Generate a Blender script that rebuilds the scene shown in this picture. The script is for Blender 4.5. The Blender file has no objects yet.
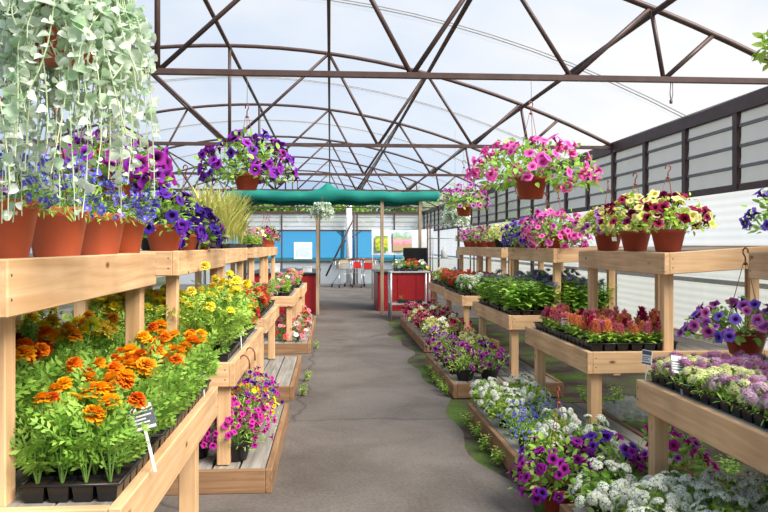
import bpy, bmesh, math, random
import numpy as np
from mathutils import Vector, Matrix, Quaternion

random.seed(11)
rng = np.random.default_rng(11)
SC = bpy.context.scene
COL = SC.collection
PI = math.pi
H = 1.5                     # eye height
F = 750.0
CA = math.atan(54 / 750.0)  # the camera looks a little to the right of the aisle


def at(px, py, d):
    """a pixel of the photograph at depth d -> a point in the place"""
    r = (px - 384) / F * d
    return Vector((r * math.cos(CA) + d * math.sin(CA), d * math.cos(CA) - r * math.sin(CA), H - (py - 245) / F * d))


# ------------------------------------------------------------------ materials
MATS = {}


def nodes(name):
    m = bpy.data.materials.new(name)
    m.use_nodes = True
    nt = m.node_tree
    nt.nodes.clear()
    out = nt.nodes.new('ShaderNodeOutputMaterial')
    return m, nt, out


def ramp(nt, stops):
    r = nt.nodes.new('ShaderNodeValToRGB')
    e = r.color_ramp.elements
    e[0].position, e[0].color = stops[0][0], (*stops[0][1], 1)
    e[1].position, e[1].color = stops[-1][0], (*stops[-1][1], 1)
    for p, c in stops[1:-1]:
        x = e.new(p)
        x.color = (*c, 1)
    return r


def principled(nt, rough=.5, spec=.4, metal=0):
    p = nt.nodes.new('ShaderNodeBsdfPrincipled')
    p.inputs['Roughness'].default_value = rough
    p.inputs['Specular IOR Level'].default_value = spec
    p.inputs['Metallic'].default_value = metal
    return p


def mat_plain(name, col, rough=.5, spec=.4, metal=0, var=.12, scale=12, bump=0):
    if name in MATS:
        return MATS[name]
    m, nt, out = nodes(name)
    L = nt.links.new
    p = principled(nt, rough, spec, metal)
    tc = nt.nodes.new('ShaderNodeTexCoord')
    nz = nt.nodes.new('ShaderNodeTexNoise')
    nz.inputs['Scale'].default_value = scale
    nz.inputs['Detail'].default_value = 4
    L(tc.outputs['Object'], nz.inputs['Vector'])
    a = tuple(max(0, c * (1 - var)) for c in col)
    b = tuple(min(1, c * (1 + var)) for c in col)
    r = ramp(nt, [(.3, a), (.7, b)])
    L(nz.outputs['Fac'], r.inputs['Fac'])
    L(r.outputs['Color'], p.inputs['Base Color'])
    if bump:
        bp = nt.nodes.new('ShaderNodeBump')
        bp.inputs['Strength'].default_value = bump
        bp.inputs['Distance'].default_value = .01
        L(nz.outputs['Fac'], bp.inputs['Height'])
        L(bp.outputs['Normal'], p.inputs['Normal'])
    L(p.outputs[0], out.inputs[0])
    MATS[name] = m
    return m


def mat_leaf(name, c1, c2, trans=.35, rough=.5):
    if name in MATS:
        return MATS[name]
    m, nt, out = nodes(name)
    L = nt.links.new
    geo = nt.nodes.new('ShaderNodeNewGeometry')
    oi = nt.nodes.new('ShaderNodeObjectInfo')
    r = ramp(nt, [(0, c1), (1, c2)])
    L(geo.outputs['Random Per Island'], r.inputs['Fac'])
    hsv = nt.nodes.new('ShaderNodeHueSaturation')
    mr = nt.nodes.new('ShaderNodeMapRange')
    mr.inputs['To Min'].default_value = .85
    mr.inputs['To Max'].default_value = 1.18
    L(oi.outputs['Random'], mr.inputs['Value'])
    L(mr.outputs['Result'], hsv.inputs['Value'])
    L(r.outputs['Color'], hsv.inputs['Color'])
    p = principled(nt, rough, .35)
    t = nt.nodes.new('ShaderNodeBsdfTranslucent')
    L(hsv.outputs['Color'], p.inputs['Base Color'])
    L(hsv.outputs['Color'], t.inputs['Color'])
    mx = nt.nodes.new('ShaderNodeMixShader')
    mx.inputs[0].default_value = trans
    L(p.outputs[0], mx.inputs[1])
    L(t.outputs[0], mx.inputs[2])
    L(mx.outputs[0], out.inputs[0])
    MATS[name] = m
    return m


def mat_petal(name, throat, mid, edge, trans=.3):
    """colour runs from the throat of the flower to the edge of its petals"""
    if name in MATS:
        return MATS[name]
    m, nt, out = nodes(name)
    L = nt.links.new
    at_ = nt.nodes.new('ShaderNodeAttribute')
    at_.attribute_name = 'rad'
    r = ramp(nt, [(.12, throat), (.42, mid), (1, edge)])
    L(at_.outputs['Fac'], r.inputs['Fac'])
    oi = nt.nodes.new('ShaderNodeObjectInfo')
    geo = nt.nodes.new('ShaderNodeNewGeometry')
    ad = nt.nodes.new('ShaderNodeMath')
    ad.operation = 'ADD'
    L(oi.outputs['Random'], ad.inputs[0])
    L(geo.outputs['Random Per Island'], ad.inputs[1])
    mr = nt.nodes.new('ShaderNodeMapRange')
    mr.inputs['From Max'].default_value = 2
    mr.inputs['To Min'].default_value = .72
    mr.inputs['To Max'].default_value = 1.25
    L(ad.outputs[0], mr.inputs['Value'])
    mr2 = nt.nodes.new('ShaderNodeMapRange')
    mr2.inputs['To Min'].default_value = .485
    mr2.inputs['To Max'].default_value = .515
    L(oi.outputs['Random'], mr2.inputs['Value'])
    hsv = nt.nodes.new('ShaderNodeHueSaturation')
    L(mr.outputs['Result'], hsv.inputs['Value'])
    L(mr2.outputs['Result'], hsv.inputs['Hue'])
    L(r.outputs['Color'], hsv.inputs['Color'])
    p = principled(nt, .6, .2)
    t = nt.nodes.new('ShaderNodeBsdfTranslucent')
    L(hsv.outputs['Color'], p.inputs['Base Color'])
    L(hsv.outputs['Color'], t.inputs['Color'])
    mx = nt.nodes.new('ShaderNodeMixShader')
    mx.inputs[0].default_value = trans
    L(p.outputs[0], mx.inputs[1])
    L(t.outputs[0], mx.inputs[2])
    L(mx.outputs[0], out.inputs[0])
    MATS[name] = m
    return m


def mat_wood(name, axis, light, dark, rough=.65, knots=True):
    if name in MATS:
        return MATS[name]
    m, nt, out = nodes(name)
    L = nt.links.new
    tc = nt.nodes.new('ShaderNodeTexCoord')
    oi = nt.nodes.new('ShaderNodeObjectInfo')
    sc = nt.nodes.new('ShaderNodeVectorMath')
    sc.operation = 'SCALE'
    cmb = nt.nodes.new('ShaderNodeCombineXYZ')
    for k in range(3):
        L(oi.outputs['Random'], cmb.inputs[k])
    L(cmb.outputs[0], sc.inputs[0])
    sc.inputs['Scale'].default_value = 37
    add = nt.nodes.new('ShaderNodeVectorMath')
    L(tc.outputs['Object'], add.inputs[0])
    L(sc.outputs[0], add.inputs[1])
    mp = nt.nodes.new('ShaderNodeMapping')
    s = [34, 34, 34]
    s[axis] = 1.6
    mp.inputs['Scale'].default_value = s
    L(add.outputs[0], mp.inputs['Vector'])
    nz = nt.nodes.new('ShaderNodeTexNoise')
    nz.inputs['Scale'].default_value = 1
    nz.inputs['Detail'].default_value = 5
    nz.inputs['Distortion'].default_value = .6
    L(mp.outputs[0], nz.inputs['Vector'])
    r = ramp(nt, [(.28, dark), (.5, tuple((a + b) / 2 for a, b in zip(light, dark))), (.68, light)])
    L(nz.outputs['Fac'], r.inputs['Fac'])
    n2 = nt.nodes.new('ShaderNodeTexNoise')
    n2.inputs['Scale'].default_value = 2.3
    n2.inputs['Detail'].default_value = 3
    L(add.outputs[0], n2.inputs['Vector'])
    mr = nt.nodes.new('ShaderNodeMapRange')
    mr.inputs['From Min'].default_value = .3
    mr.inputs['From Max'].default_value = .7
    mr.inputs['To Min'].default_value = .78
    mr.inputs['To Max'].default_value = 1.12
    L(n2.outputs['Fac'], mr.inputs['Value'])
    hsv = nt.nodes.new('ShaderNodeHueSaturation')
    L(r.outputs['Color'], hsv.inputs['Color'])
    L(mr.outputs['Result'], hsv.inputs['Value'])
    col = hsv.outputs['Color']
    if knots:
        mp2 = nt.nodes.new('ShaderNodeMapping')
        s2 = [9, 9, 9]
        s2[axis] = 4.2
        mp2.inputs['Scale'].default_value = s2
        L(add.outputs[0], mp2.inputs['Vector'])
        vo = nt.nodes.new('ShaderNodeTexVoronoi')
        vo.inputs['Scale'].default_value = 1
        L(mp2.outputs[0], vo.inputs['Vector'])
        kr = ramp(nt, [(.05, (1, 1, 1)), (.13, (0, 0, 0))])
        L(vo.outputs['Distance'], kr.inputs['Fac'])
        mk_ = nt.nodes.new('ShaderNodeMixRGB')
        mk_.inputs['Color2'].default_value = (.2, .075, .025, 1)
        L(kr.outputs['Color'], mk_.inputs['Fac'])
        L(col, mk_.inputs['Color1'])
        col = mk_.outputs['Color']
    p = principled(nt, rough, .25)
    L(col, p.inputs['Base Color'])
    bp = nt.nodes.new('ShaderNodeBump')
    bp.inputs['Strength'].default_value = .25
    bp.inputs['Distance'].default_value = .004
    L(nz.outputs['Fac'], bp.inputs['Height'])
    L(bp.outputs['Normal'], p.inputs['Normal'])
    L(p.outputs[0], out.inputs[0])
    MATS[name] = m
    return m


PINE_L, PINE_D = (.80, .53, .30), (.60, .345, .165)
WOOD = [mat_wood('pine_' + 'xyz'[k], k, PINE_L, PINE_D) for k in range(3)]
GREYWOOD = [mat_wood('weathered_' + 'xyz'[k], k, (.40, .37, .33), (.20, .18, .155), .85, False) for k in range(3)]
DECKWOOD = [mat_wood('deck_edge_' + 'xyz'[k], k, (.38, .225, .12), (.22, .115, .055), .75) for k in range(3)]
STEEL = mat_plain('brown_painted_steel', (.075, .042, .036), .45, .4, 0, .2)
TERRA = mat_plain('terracotta_plastic', (.64, .125, .05), .42, .4, 0, .1, 5)
TERRA_D = mat_plain('dark_terracotta_plastic', (.36, .055, .025), .42, .4, 0, .1, 5)
BLACKP = mat_plain('black_plastic', (.012, .012, .013), .35, .5, 0, .2)
SOIL = mat_plain('potting_soil', (.035, .022, .014), .95, .1, 0, .5, 60, .5)
HANGER = mat_plain('brown_hanger_plastic', (.23, .055, .035), .4, .4)
WIRE = mat_plain('dark_wire', (.12, .09, .08), .4, .5, .3)
GALV = mat_plain('galvanised_metal', (.55, .56, .56), .35, .5, .5)
TAGW = mat_plain('white_tag_plastic', (.78, .78, .76), .4, .4, 0, .04)
TAGD = mat_plain('tag_print_dark', (.10, .11, .13), .4, .4, 0, .1)
TAGG = mat_plain('slate_tag_plastic', (.12, .135, .16), .35, .5, 0, .06)
REDP = mat_plain('red_painted_panel', (.30, .012, .016), .4, .4, 0, .1)
STEM = mat_leaf('stem_green', (.12, .24, .04), (.2, .34, .07), .15)
LEAF_MARI = mat_leaf('marigold_leaf', (.15, .36, .035), (.46, .70, .13))
LEAF_LIME = mat_leaf('lime_leaf', (.32, .54, .05), (.62, .80, .17))
LEAF_PET = mat_leaf('petunia_leaf', (.20, .42, .04), (.48, .72, .15))
LEAF_DARK = mat_leaf('dark_leaf', (.08, .24, .03), (.22, .46, .07))
LEAF_SILVER = mat_leaf('silver_leaf', (.36, .54, .32), (.94, .98, .92), .35)
LEAF_DUSTY = mat_leaf('dusty_leaf', (.22, .34, .28), (.42, .54, .46), .2)
LEAF_GRASS = mat_leaf('grass_blade', (.32, .40, .06), (.66, .62, .20))
LEAF_TREE = mat_leaf('tree_leaf', (.07, .20, .02), (.24, .42, .06))

PETAL = {
    'violet': mat_petal('petal_violet', (.03, .005, .06), (.13, .02, .36), (.20, .035, .55)),
    'purple': mat_petal('petal_purple', (.05, .004, .07), (.26, .02, .42), (.40, .04, .58)),
    'indigo': mat_petal('petal_indigo', (.02, .005, .06), (.075, .02, .32), (.11, .03, .42)),
    'blueviolet': mat_petal('petal_blue_violet', (.05, .01, .12), (.16, .09, .58), (.26, .16, .70)),
    'magenta': mat_petal('petal_magenta', (.10, .003, .05), (.44, .012, .24), (.60, .02, .34)),
    'plum': mat_petal('petal_plum', (.06, .002, .05), (.30, .012, .27), (.42, .02, .38)),
    'burgundy': mat_petal('petal_burgundy', (.05, .001, .015), (.26, .005, .055), (.38, .012, .10)),
    'pink': mat_petal('petal_pink', (.55, .03, .26), (.82, .10, .48), (.90, .24, .62)),
    'lilac': mat_petal('petal_lilac', (.10, .01, .12), (.42, .10, .50), (.62, .24, .62)),
    'lilacpink': mat_petal('petal_lilac_pink', (.25, .02, .16), (.62, .12, .42), (.75, .27, .58)),
    'cream': mat_petal('petal_cream', (.75, .65, .06), (.88, .84, .30), (.94, .92, .58)),
    'yellow': mat_petal('petal_yellow', (.80, .48, .01), (.92, .68, .02), (.95, .80, .05)),
    'lemon': mat_petal('petal_lemon', (.85, .65, .02), (.95, .80, .06), (.97, .90, .16)),
    'orange': mat_petal('petal_orange', (.80, .18, .005), (.93, .36, .008), (.97, .54, .015)),
    'redorange': mat_petal('petal_red_orange', (.80, .28, .01), (.72, .12, .006), (.90, .25, .01)),
    'rust': mat_petal('petal_rust', (.6, .14, .01), (.30, .02, .006), (.42, .04, .008)),
    'red': mat_petal('petal_red', (.45, .02, .01), (.68, .02, .015), (.80, .05, .03)),
    'scarlet': mat_petal('petal_scarlet', (.6, .08, .01), (.75, .045, .02), (.82, .10, .04)),
    'white': mat_petal('petal_white', (.62, .70, .30), (.88, .89, .80), (.92, .92, .88)),
    'blue': mat_petal('petal_blue', (.45, .45, .7), (.10, .10, .60), (.16, .15, .72)),
    'mauve': mat_petal('petal_mauve', (.35, .10, .28), (.48, .14, .36), (.66, .26, .52)),
    'palemauve': mat_petal('petal_pale_mauve', (.5, .3, .45), (.66, .38, .58), (.82, .58, .74)),
    'alycream': mat_petal('petal_alyssum_cream', (.6, .65, .2), (.80, .82, .36), (.88, .88, .52)),
    'crimson': mat_petal('petal_crimson', (.25, .005, .03), (.42, .01, .06), (.55, .03, .12)),
    'coral': mat_petal('petal_coral', (.75, .2, .05), (.88, .28, .12), (.92, .42, .24)),
    'rose': mat_petal('petal_rose', (.55, .08, .12), (.78, .17, .26), (.86, .34, .40)),
    'ageratum': mat_petal('petal_ageratum', (.10, .06, .25), (.16, .09, .38), (.24, .16, .48)),
}


# ------------------------------------------------------------------ mesh building
class MB:
    def __init__(self):
        self.v, self.rad, self.n = [], [], 0
        self.fs, self.fm, self.sm = [], [], []

    def add(self, v, faces, mat=0, rad=None, smooth=True):
        v = np.asarray(v, float)
        self.v.append(v)
        self.rad.append(np.full(len(v), 1.0) if rad is None else np.asarray(rad, float))
        for f in faces:
            self.fs.append(np.asarray(f, dtype=np.int32) + self.n)
            self.fm.append(mat)
            self.sm.append(smooth)
        self.n += len(v)

    def inst(self, tmpl, T, P, mat=0):
        """many copies of a template at once: T (m,3,3), P (m,3)"""
        tv, tf, tr = tmpl
        T = np.asarray(T, float)
        P = np.asarray(P, float)
        m = len(P)
        V = np.einsum('mij,nj->mni', T, tv) + P[:, None, :]
        nv = len(tv)
        self.v.append(V.reshape(-1, 3))
        self.rad.append(np.tile(tr, m))
        for k in range(m):
            o = self.n + k * nv
            for f in tf:
                self.fs.append(f + o)
                self.fm.append(mat)
                self.sm.append(True)
        self.n += nv * m

    def tube(self, pts, r, mat=0, sides=6, cap=True):
        pts = [Vector(p) for p in pts]
        rs = r if isinstance(r, (list, tuple)) else [r] * len(pts)
        vs, fs = [], []
        prev = None
        for i, p in enumerate(pts):
            a = pts[max(0, i - 1)]
            b = pts[min(len(pts) - 1, i + 1)]
            t = (b - a).normalized() if (b - a).length > 1e-9 else Vector((0, 0, 1))
            if prev is None:
                u = t.cross(Vector((0, 0, 1)))
                if u.length < .05:
                    u = t.cross(Vector((0, 1, 0)))
            else:
                u = prev - t * prev.dot(t)
            u.normalize()
            prev = u
            w = t.cross(u)
            for k in range(sides):
                an = 2 * PI * (k + .5) / sides
                vs.append(p + (u * math.cos(an) + w * math.sin(an)) * rs[i])
        for i in range(len(pts) - 1):
            for k in range(sides):
                a = i * sides + k
                b = i * sides + (k + 1) % sides
                fs.append((a, b, b + sides, a + sides))
        if cap:
            fs.append(tuple(range(sides))[::-1])
            fs.append(tuple((len(pts) - 1) * sides + k for k in range(sides)))
        self.add([tuple(v) for v in vs], fs, mat, None, sides > 4)

    def box(self, lo, hi, mat=0, bev=.004, shear=None):
        lo = np.array(lo, float)
        hi = np.array(hi, float)
        b = min(bev, .3 * float((hi - lo).min()))
        vs, idx = [], {}
        # chamfered box: every corner gives three vertices
        for sx in (0, 1):
            for sy in (0, 1):
                for sz in (0, 1):
                    c = np.array([hi[0] if sx else lo[0], hi[1] if sy else lo[1], hi[2] if sz else lo[2]])
                    inn = np.array([-1 if sx else 1, -1 if sy else 1, -1 if sz else 1]) * b
                    for ax in range(3):
                        q = c + inn
                        q[ax] = c[ax]
                        idx[(sx, sy, sz, ax)] = len(vs)
                        vs.append(q)
        fs = []
        for ax in range(3):
            o = [a for a in range(3) if a != ax]
            for s in (0, 1):
                loop = []
                for (p, q) in ((0, 0), (1, 0), (1, 1), (0, 1)):
                    k = [0, 0, 0]
                    k[ax], k[o[0]], k[o[1]] = s, p, q
                    loop.append(idx[(*k, ax)])
                fs.append(loop)
            for (p, q) in ((0, 0), (1, 0), (1, 1), (0, 1)):   # edges along ax
                k0 = [0, 0, 0]
                k0[o[0]], k0[o[1]] = p, q
                k1 = list(k0)
                k1[ax] = 1
                fs.append([idx[(*k0, o[0])], idx[(*k1, o[0])], idx[(*k1, o[1])], idx[(*k0, o[1])]])
        for sx in (0, 1):
            for sy in (0, 1):
                for sz in (0, 1):
                    fs.append([idx[(sx, sy, sz, a)] for a in range(3)])
        vs = np.array(vs)
        if shear:
            vs[:, 2] += (vs[:, 0] - shear[0]) * shear[1]
        # orient faces outward
        cen = vs.mean(axis=0)
        out = []
        for f in fs:
            p = vs[f]
            nrm = np.cross(p[1] - p[0], p[2] - p[0])
            if np.dot(nrm, p.mean(axis=0) - cen) < 0:
                f = f[::-1]
            out.append(f)
        self.add(vs, out, mat, None, False)
        return self

    def lathe(self, prof, seg=20, mat=0, cen=(0, 0, 0), smooth=True):
        vs, fs = [], []
        for (r, z) in prof:
            for k in range(seg):
                a = 2 * PI * k / seg
                vs.append((cen[0] + r * math.cos(a), cen[1] + r * math.sin(a), cen[2] + z))
        for i in range(len(prof) - 1):
            for k in range(seg):
                a = i * seg + k
                b = i * seg + (k + 1) % seg
                fs.append((a, b, b + seg, a + seg))
        self.add(vs, fs, mat, None, smooth)

    def mesh(self, name, mats):
        me = bpy.data.meshes.new(name)
        v = np.concatenate(self.v) if self.v else np.zeros((0, 3))
        me.vertices.add(len(v))
        me.vertices.foreach_set('co', v.astype(np.float32).ravel())
        ln = np.array([len(f) for f in self.fs], dtype=np.int32)
        me.loops.add(int(ln.sum()))
        me.loops.foreach_set('vertex_index', np.concatenate(self.fs).astype(np.int32))
        me.polygons.add(len(self.fs))
        st = np.concatenate([[0], np.cumsum(ln)[:-1]]).astype(np.int32)
        me.polygons.foreach_set('loop_start', st)
        me.polygons.foreach_set('material_index', np.array(self.fm, dtype=np.int32))
        me.polygons.foreach_set('use_smooth', np.array(self.sm, dtype=bool))
        a = me.attributes.new('rad', 'FLOAT', 'POINT')
        a.data.foreach_set('value', np.concatenate(self.rad).astype(np.float32))
        for m in mats:
            me.materials.append(m)
        me.update(calc_edges=True)
        return me


def mk(name, me, parent=None, loc=None, quat=None, scale=None, label=None):
    o = bpy.data.objects.new(name, me)
    COL.objects.link(o)
    if parent:
        o.parent = parent
    if loc is not None:
        o.location = loc
    if quat is not None:
        o.rotation_mode = 'QUATERNION'
        o.rotation_quaternion = quat
    if scale is not None:
        o.scale = (scale,) * 3 if not hasattr(scale, '__len__') else scale
    if label:
        o['label'] = label
    return o


def tag(o, label, cat, group=None, kind=None):
    o['label'] = label
    o['category'] = cat
    if group:
        o['group'] = group
    if kind:
        o['kind'] = kind
    return o


def thing(name, label, cat, loc, rz=0, group=None):
    o = mk(name, None)
    o.location = loc
    o.rotation_euler = (0, 0, rz)
    o.empty_display_size = .05
    return tag(o, label, cat, group)


def struct(name, mb, mats, label=None):
    o = mk(name, mb.mesh(name, mats))
    o['kind'] = 'structure'
    if label:
        o['label'] = label
    return o


# ------------------------------------------------------------------ templates of leaves and flowers
def leaf_t(L=1., W=.5, seg=3, curl=.25, fold=.2, peak=.5):
    vs = [(0, 0, 0)]
    fs = []
    for i in range(1, seg):
        t = i / seg
        w = W / 2 * (math.sin(PI * t ** (math.log(.5) / math.log(peak))) ** .8)
        z = -curl * L * t * t
        vs += [(L * t, -w, z + fold * w), (L * t, 0, z), (L * t, w, z + fold * w)]
    vs.append((L, 0, -curl * L))
    tip = len(vs) - 1
    fs += [(0, 1, 2), (0, 2, 3)]
    for i in range(seg - 2):
        a = 1 + 3 * i
        fs += [(a, a + 3, a + 4, a + 1), (a + 1, a + 4, a + 5, a + 2)]
    a = 1 + 3 * (seg - 2)
    fs += [(a, tip, a + 1), (a + 1, tip, a + 2)]
    v = np.array(vs, float)
    return v, [np.array(f, dtype=np.int32) for f in fs], np.clip(v[:, 0] / L, 0, 1)


def compound_t(L=1., pairs=4, lw=.125, ll=.34):
    """a feathery marigold leaf: a rib with narrow leaflets"""
    V, Fc = [], []
    def lf(p, d, l, w, z):
        o = len(V)
        n = np.array([-d[1], d[0], 0])
        p = np.array(p)
        d = np.array(d)
        V.extend([p, p + d * l * .5 - n * w / 2 + [0, 0, z], p + d * l - [0, 0, .06 * L], p + d * l * .5 + n * w / 2 + [0, 0, z]])
        Fc.append(np.array((o, o + 1, o + 2, o + 3), dtype=np.int32))
    for i in range(pairs):
        t = .22 + .66 * i / (pairs - 1)
        l = ll * L * (1 - .45 * abs(t - .5) * 1.6)
        for s in (-1, 1):
            a = math.radians(48) * s
            lf((t * L, 0, -.22 * L * t * t), (math.cos(a), math.sin(a), 0), l, lw * L, .015 * L)
    lf((.86 * L, 0, -.22 * L * .74), (1, 0, 0), ll * L * .8, lw * L, 0)
    o = len(V)
    V.extend([np.array(p) for p in ((0, -.012 * L, 0), (0, .012 * L, 0), (.5 * L, .01 * L, -.055 * L), (.5 * L, -.01 * L, -.055 * L), (.9 * L, .006 * L, -.18 * L), (.9 * L, -.006 * L, -.18 * L))])
    Fc.append(np.array((o, o + 3, o + 2, o + 1), dtype=np.int32))
    Fc.append(np.array((o + 3, o + 5, o + 4, o + 2), dtype=np.int32))
    v = np.array(V, float)
    return v, Fc, np.full(len(v), .5)


LT_OVATE = leaf_t(1, .56, 4, .25, .2, .45)
LT_ROUND = leaf_t(1, .80, 4, .2, .25, .5)
LT_NARROW = leaf_t(1, .22, 3, .25, .2, .5)
LT_BLADE = leaf_t(1, .075, 6, .38, .5, .35)
LT_COMP = compound_t()


def fan_leaf_t():
    """round fan leaf with a notch at the stalk"""
    vs = [(0, 0, 0)]
    n = 8
    for k in range(n + 1):
        a = math.radians(-140 + 280 * k / n)
        vs.append((.40 + .46 * math.cos(a) * (1 + .12 * math.cos(3 * a)), .56 * math.sin(a), .30 * math.sin(a) ** 2 - .22 * max(0, math.cos(a)) ** 2 - .05))
    fs = [np.array((0, k + 1, k + 2), dtype=np.int32) for k in range(n)]
    v = np.array(vs, float)
    return v, fs, np.full(len(v), .5)


LT_FAN = fan_leaf_t()


def frames(d, up, s):
    d = np.asarray(d, float)
    d = d / np.linalg.norm(d, axis=1, keepdims=True)
    up = np.broadcast_to(np.asarray(up, float), d.shape)
    y = np.cross(up, d)
    nl = np.linalg.norm(y, axis=1, keepdims=True)
    y = np.where(nl < 1e-4, np.array([[0, 1, 0]]), y / np.maximum(nl, 1e-6))
    z = np.cross(d, y)
    T = np.stack([d, y, z], axis=2)
    return T * np.asarray(s, float)[:, None, None]


def petunia_mesh(key, seg=15):
    name = 'flower_' + key
    if name in bpy.data.meshes:
        return bpy.data.meshes[name]
    mb = MB()
    rings = [(.0035, -.034, 0), (.006, -.016, .02), (.010, -.002, .15), (.022, .007, .45), (.034, .003, 1)]
    vs, rd = [], []
    for j, (r, z, q) in enumerate(rings):
        for k in range(seg):
            a = 2 * PI * k / seg
            lob = 1 + (.11 * math.cos(5 * a) * (j / 4) ** 2)
            zz = z + (.004 * math.cos(10 * a + 1) + .0035 * math.cos(3 * a)) * (j == 4)
            vs.append((r * lob * math.cos(a), r * lob * math.sin(a), zz))
            rd.append(q)
    fs = []
    for j in range(4):
        for k in range(seg):
            a, b = j * seg + k, j * seg + (k + 1) % seg
            fs.append((a, b, b + seg, a + seg))
    mb.add(vs, fs, 0, rd)
    mb.lathe([(.0012, -.062), (.0015, -.034), (.0045, -.030), (.004, -.022)], 6, 1)
    return mb.mesh(name, [PETAL[key], STEM])


def petal_t(L, W):
    v = np.array([(0, -W * .25, 0), (0, W * .25, 0), (L * .6, W * .5, .05 * L), (L * .6, 0, -.04 * L), (L * .6, -W * .5, .05 * L),
                  (L * .95, W * .42, -.12 * L), (L, 0, -.02 * L), (L * .95, -W * .42, -.12 * L)])
    f = [(0, 3, 4), (0, 1, 3), (1, 2, 3), (3, 2, 5, 6), (4, 3, 6, 7)]
    return v, [np.array(x, dtype=np.int32) for x in f], np.clip(v[:, 0] / L, 0, 1)


def marigold_mesh(key, globe=False):
    name = 'marigold_head_' + key
    if name in bpy.data.meshes:
        return bpy.data.meshes[name]
    r_ = np.random.default_rng(len(name) * 7)
    mb = MB()
    layers = [(.031, -16, 11, .022), (.029, 6, 11, .02), (.026, 26, 10, .019), (.022, 46, 8, .017), (.018, 66, 6, .015), (.015, 84, 4, .012)]
    if globe:
        layers = [(.030, -30, 11, .021), (.031, -8, 12, .021), (.030, 14, 11, .02), (.029, 34, 10, .02), (.027, 54, 8, .019), (.025, 72, 6, .018), (.025, 85, 4, .016)]
    for i, (l, tilt, n, w) in enumerate(layers):
        a = np.arange(n) / n * 2 * PI + i * .31 + r_.normal(0, .08, n)
        t = np.radians(tilt + r_.normal(0, 7, n))
        d = np.stack([np.cos(a) * np.cos(t), np.sin(a) * np.cos(t), np.sin(t)], 1)
        up = np.stack([-np.cos(a) * np.sin(t), -np.sin(a) * np.sin(t), np.cos(t)], 1)
        mb.inst(petal_t(l, w), frames(d, up, r_.uniform(.88, 1.12, n)), np.zeros((n, 3)) + [0, 0, .002 * i], 0)
    mb.lathe([(.0018, -.10), (.002, -.03), (.007, -.018), (.009, 0), (.0, .004)], 7, 1)
    return mb.mesh(name, [PETAL[key], STEM])


def cluster_mesh(key, kind):
    """a head made of many small florets"""
    name = kind + '_' + key
    if name in bpy.data.meshes:
        return bpy.data.meshes[name]
    r_ = np.random.default_rng(len(name) * 3 + 1)
    mb = MB()
    n, R, hz, fl = {'alyssum_head': (30, .020, .017, .0125), 'candytuft_head': (34, .023, .013, .0145), 'ageratum_head': (40, .03, .02, .011), 'verbena_head': (24, .028, .014, .018)}[kind]
    k = np.arange(n)
    e = np.arcsin(1 - (k + .5) / n * .95)
    a = k * 2.39996
    P = np.stack([R * np.cos(e) * np.cos(a), R * np.cos(e) * np.sin(a), hz * np.sin(e)], 1) + r_.normal(0, .0012, (n, 3))
    N = np.stack([np.cos(e) * np.cos(a) * .7, np.cos(e) * np.sin(a) * .7, np.sin(e) + .25], 1)
    s = fl
    v = np.array([(0, 0, .0)] + [(s * .5 * (1 if q % 2 == 0 else .45) * math.cos(q * PI / 4), s * .5 * (1 if q % 2 == 0 else .45) * math.sin(q * PI / 4), .0012 * (q % 2 == 0)) for q in range(8)])
    f = [np.array((0, 1 + q, 1 + (q + 1) % 8), dtype=np.int32) for q in range(8)]
    rd = np.array([0.0] + [1.0 if q % 2 == 0 else .6 for q in range(8)])
    T = frames(np.cross(N, r_.normal(0, 1, (n, 3))), N, r_.uniform(.85, 1.2, n))
    # frames gives x along the first vector; keep z along N
    mb.inst((v, f, rd), T, P, 0)
    mb.lathe([(.001, -.05), (.0012, -.012), (R * .55, -.002), (R * .7, hz * .35), (0, hz * .7)], 6, 1)
    return mb.mesh(name, [PETAL[key], STEM])


def plume_mesh(key):
    name = 'celosia_plume_' + key
    if name in bpy.data.meshes:
        return bpy.data.meshes[name]
    r_ = np.random.default_rng(len(name) * 5 + 2)
    mb = MB()
    n = 120
    t = r_.uniform(0, 1, n)
    a = r_.uniform(0, 2 * PI, n)
    rad = (.030 * (1 - t) ** .75 + .002) * (1 + .35 * np.sin(3 * a + 5 * t))
    P = np.stack([rad * .6 * np.cos(a), rad * .6 * np.sin(a), .06 * t], 1)
    d = np.stack([np.cos(a) * .9, np.sin(a) * .9, .8 + .5 * t], 1) + r_.normal(0, .3, (n, 3))
    tm = leaf_t(1, .42, 3, -.1, .3, .6)
    mb.inst(tm, frames(d, np.stack([-np.cos(a), -np.sin(a), .8 + 0 * a], 1), r_.uniform(.017, .028, n)), P, 0)
    mb.lathe([(.002, -.05), (.0025, 0), (.008, .015), (.004, .05), (0, .066)], 7, 1)
    return mb.mesh(name, [PETAL[key], STEM])


def five_mesh(key, r=.02):
    name = 'simple_flower_' + key
    if name in bpy.data.meshes:
        return bpy.data.meshes[name]
    mb = MB()
    n = 5
    a = np.arange(n) / n * 2 * PI
    d = np.stack([np.cos(a), np.sin(a), .25 + 0 * a], 1)
    mb.inst(petal_t(r, r * .95), frames(d, np.array([[0, 0, 1.]]), np.ones(n)), np.zeros((n, 3)), 0)
    mb.lathe([(.001, -.05), (.0013, -.008), (.004, -.002), (.0, .004)], 6, 1)
    return mb.mesh(name, [PETAL[key], STEM])


# ------------------------------------------------------------------ foliage
def shell(n, rx, hz, low, r_, drop=None):
    """points and outward normals over a mound; below the rim (e<0) it spills by 'drop'"""
    se = r_.uniform(math.sin(math.radians(low)), 1, n)
    e = np.arcsin(se)
    a = r_.uniform(0, 2 * PI, n)
    ce = np.cos(e)
    z = np.where(e > 0, hz * np.sin(e), (drop if drop else hz) * np.sin(e))
    P = np.stack([rx * ce * np.cos(a), rx * ce * np.sin(a), z], 1)
    N = np.stack([ce * np.cos(a), ce * np.sin(a), np.sin(e) * .9 + .12], 1)
    return P, N / np.linalg.norm(N, axis=1, keepdims=True)


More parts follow.
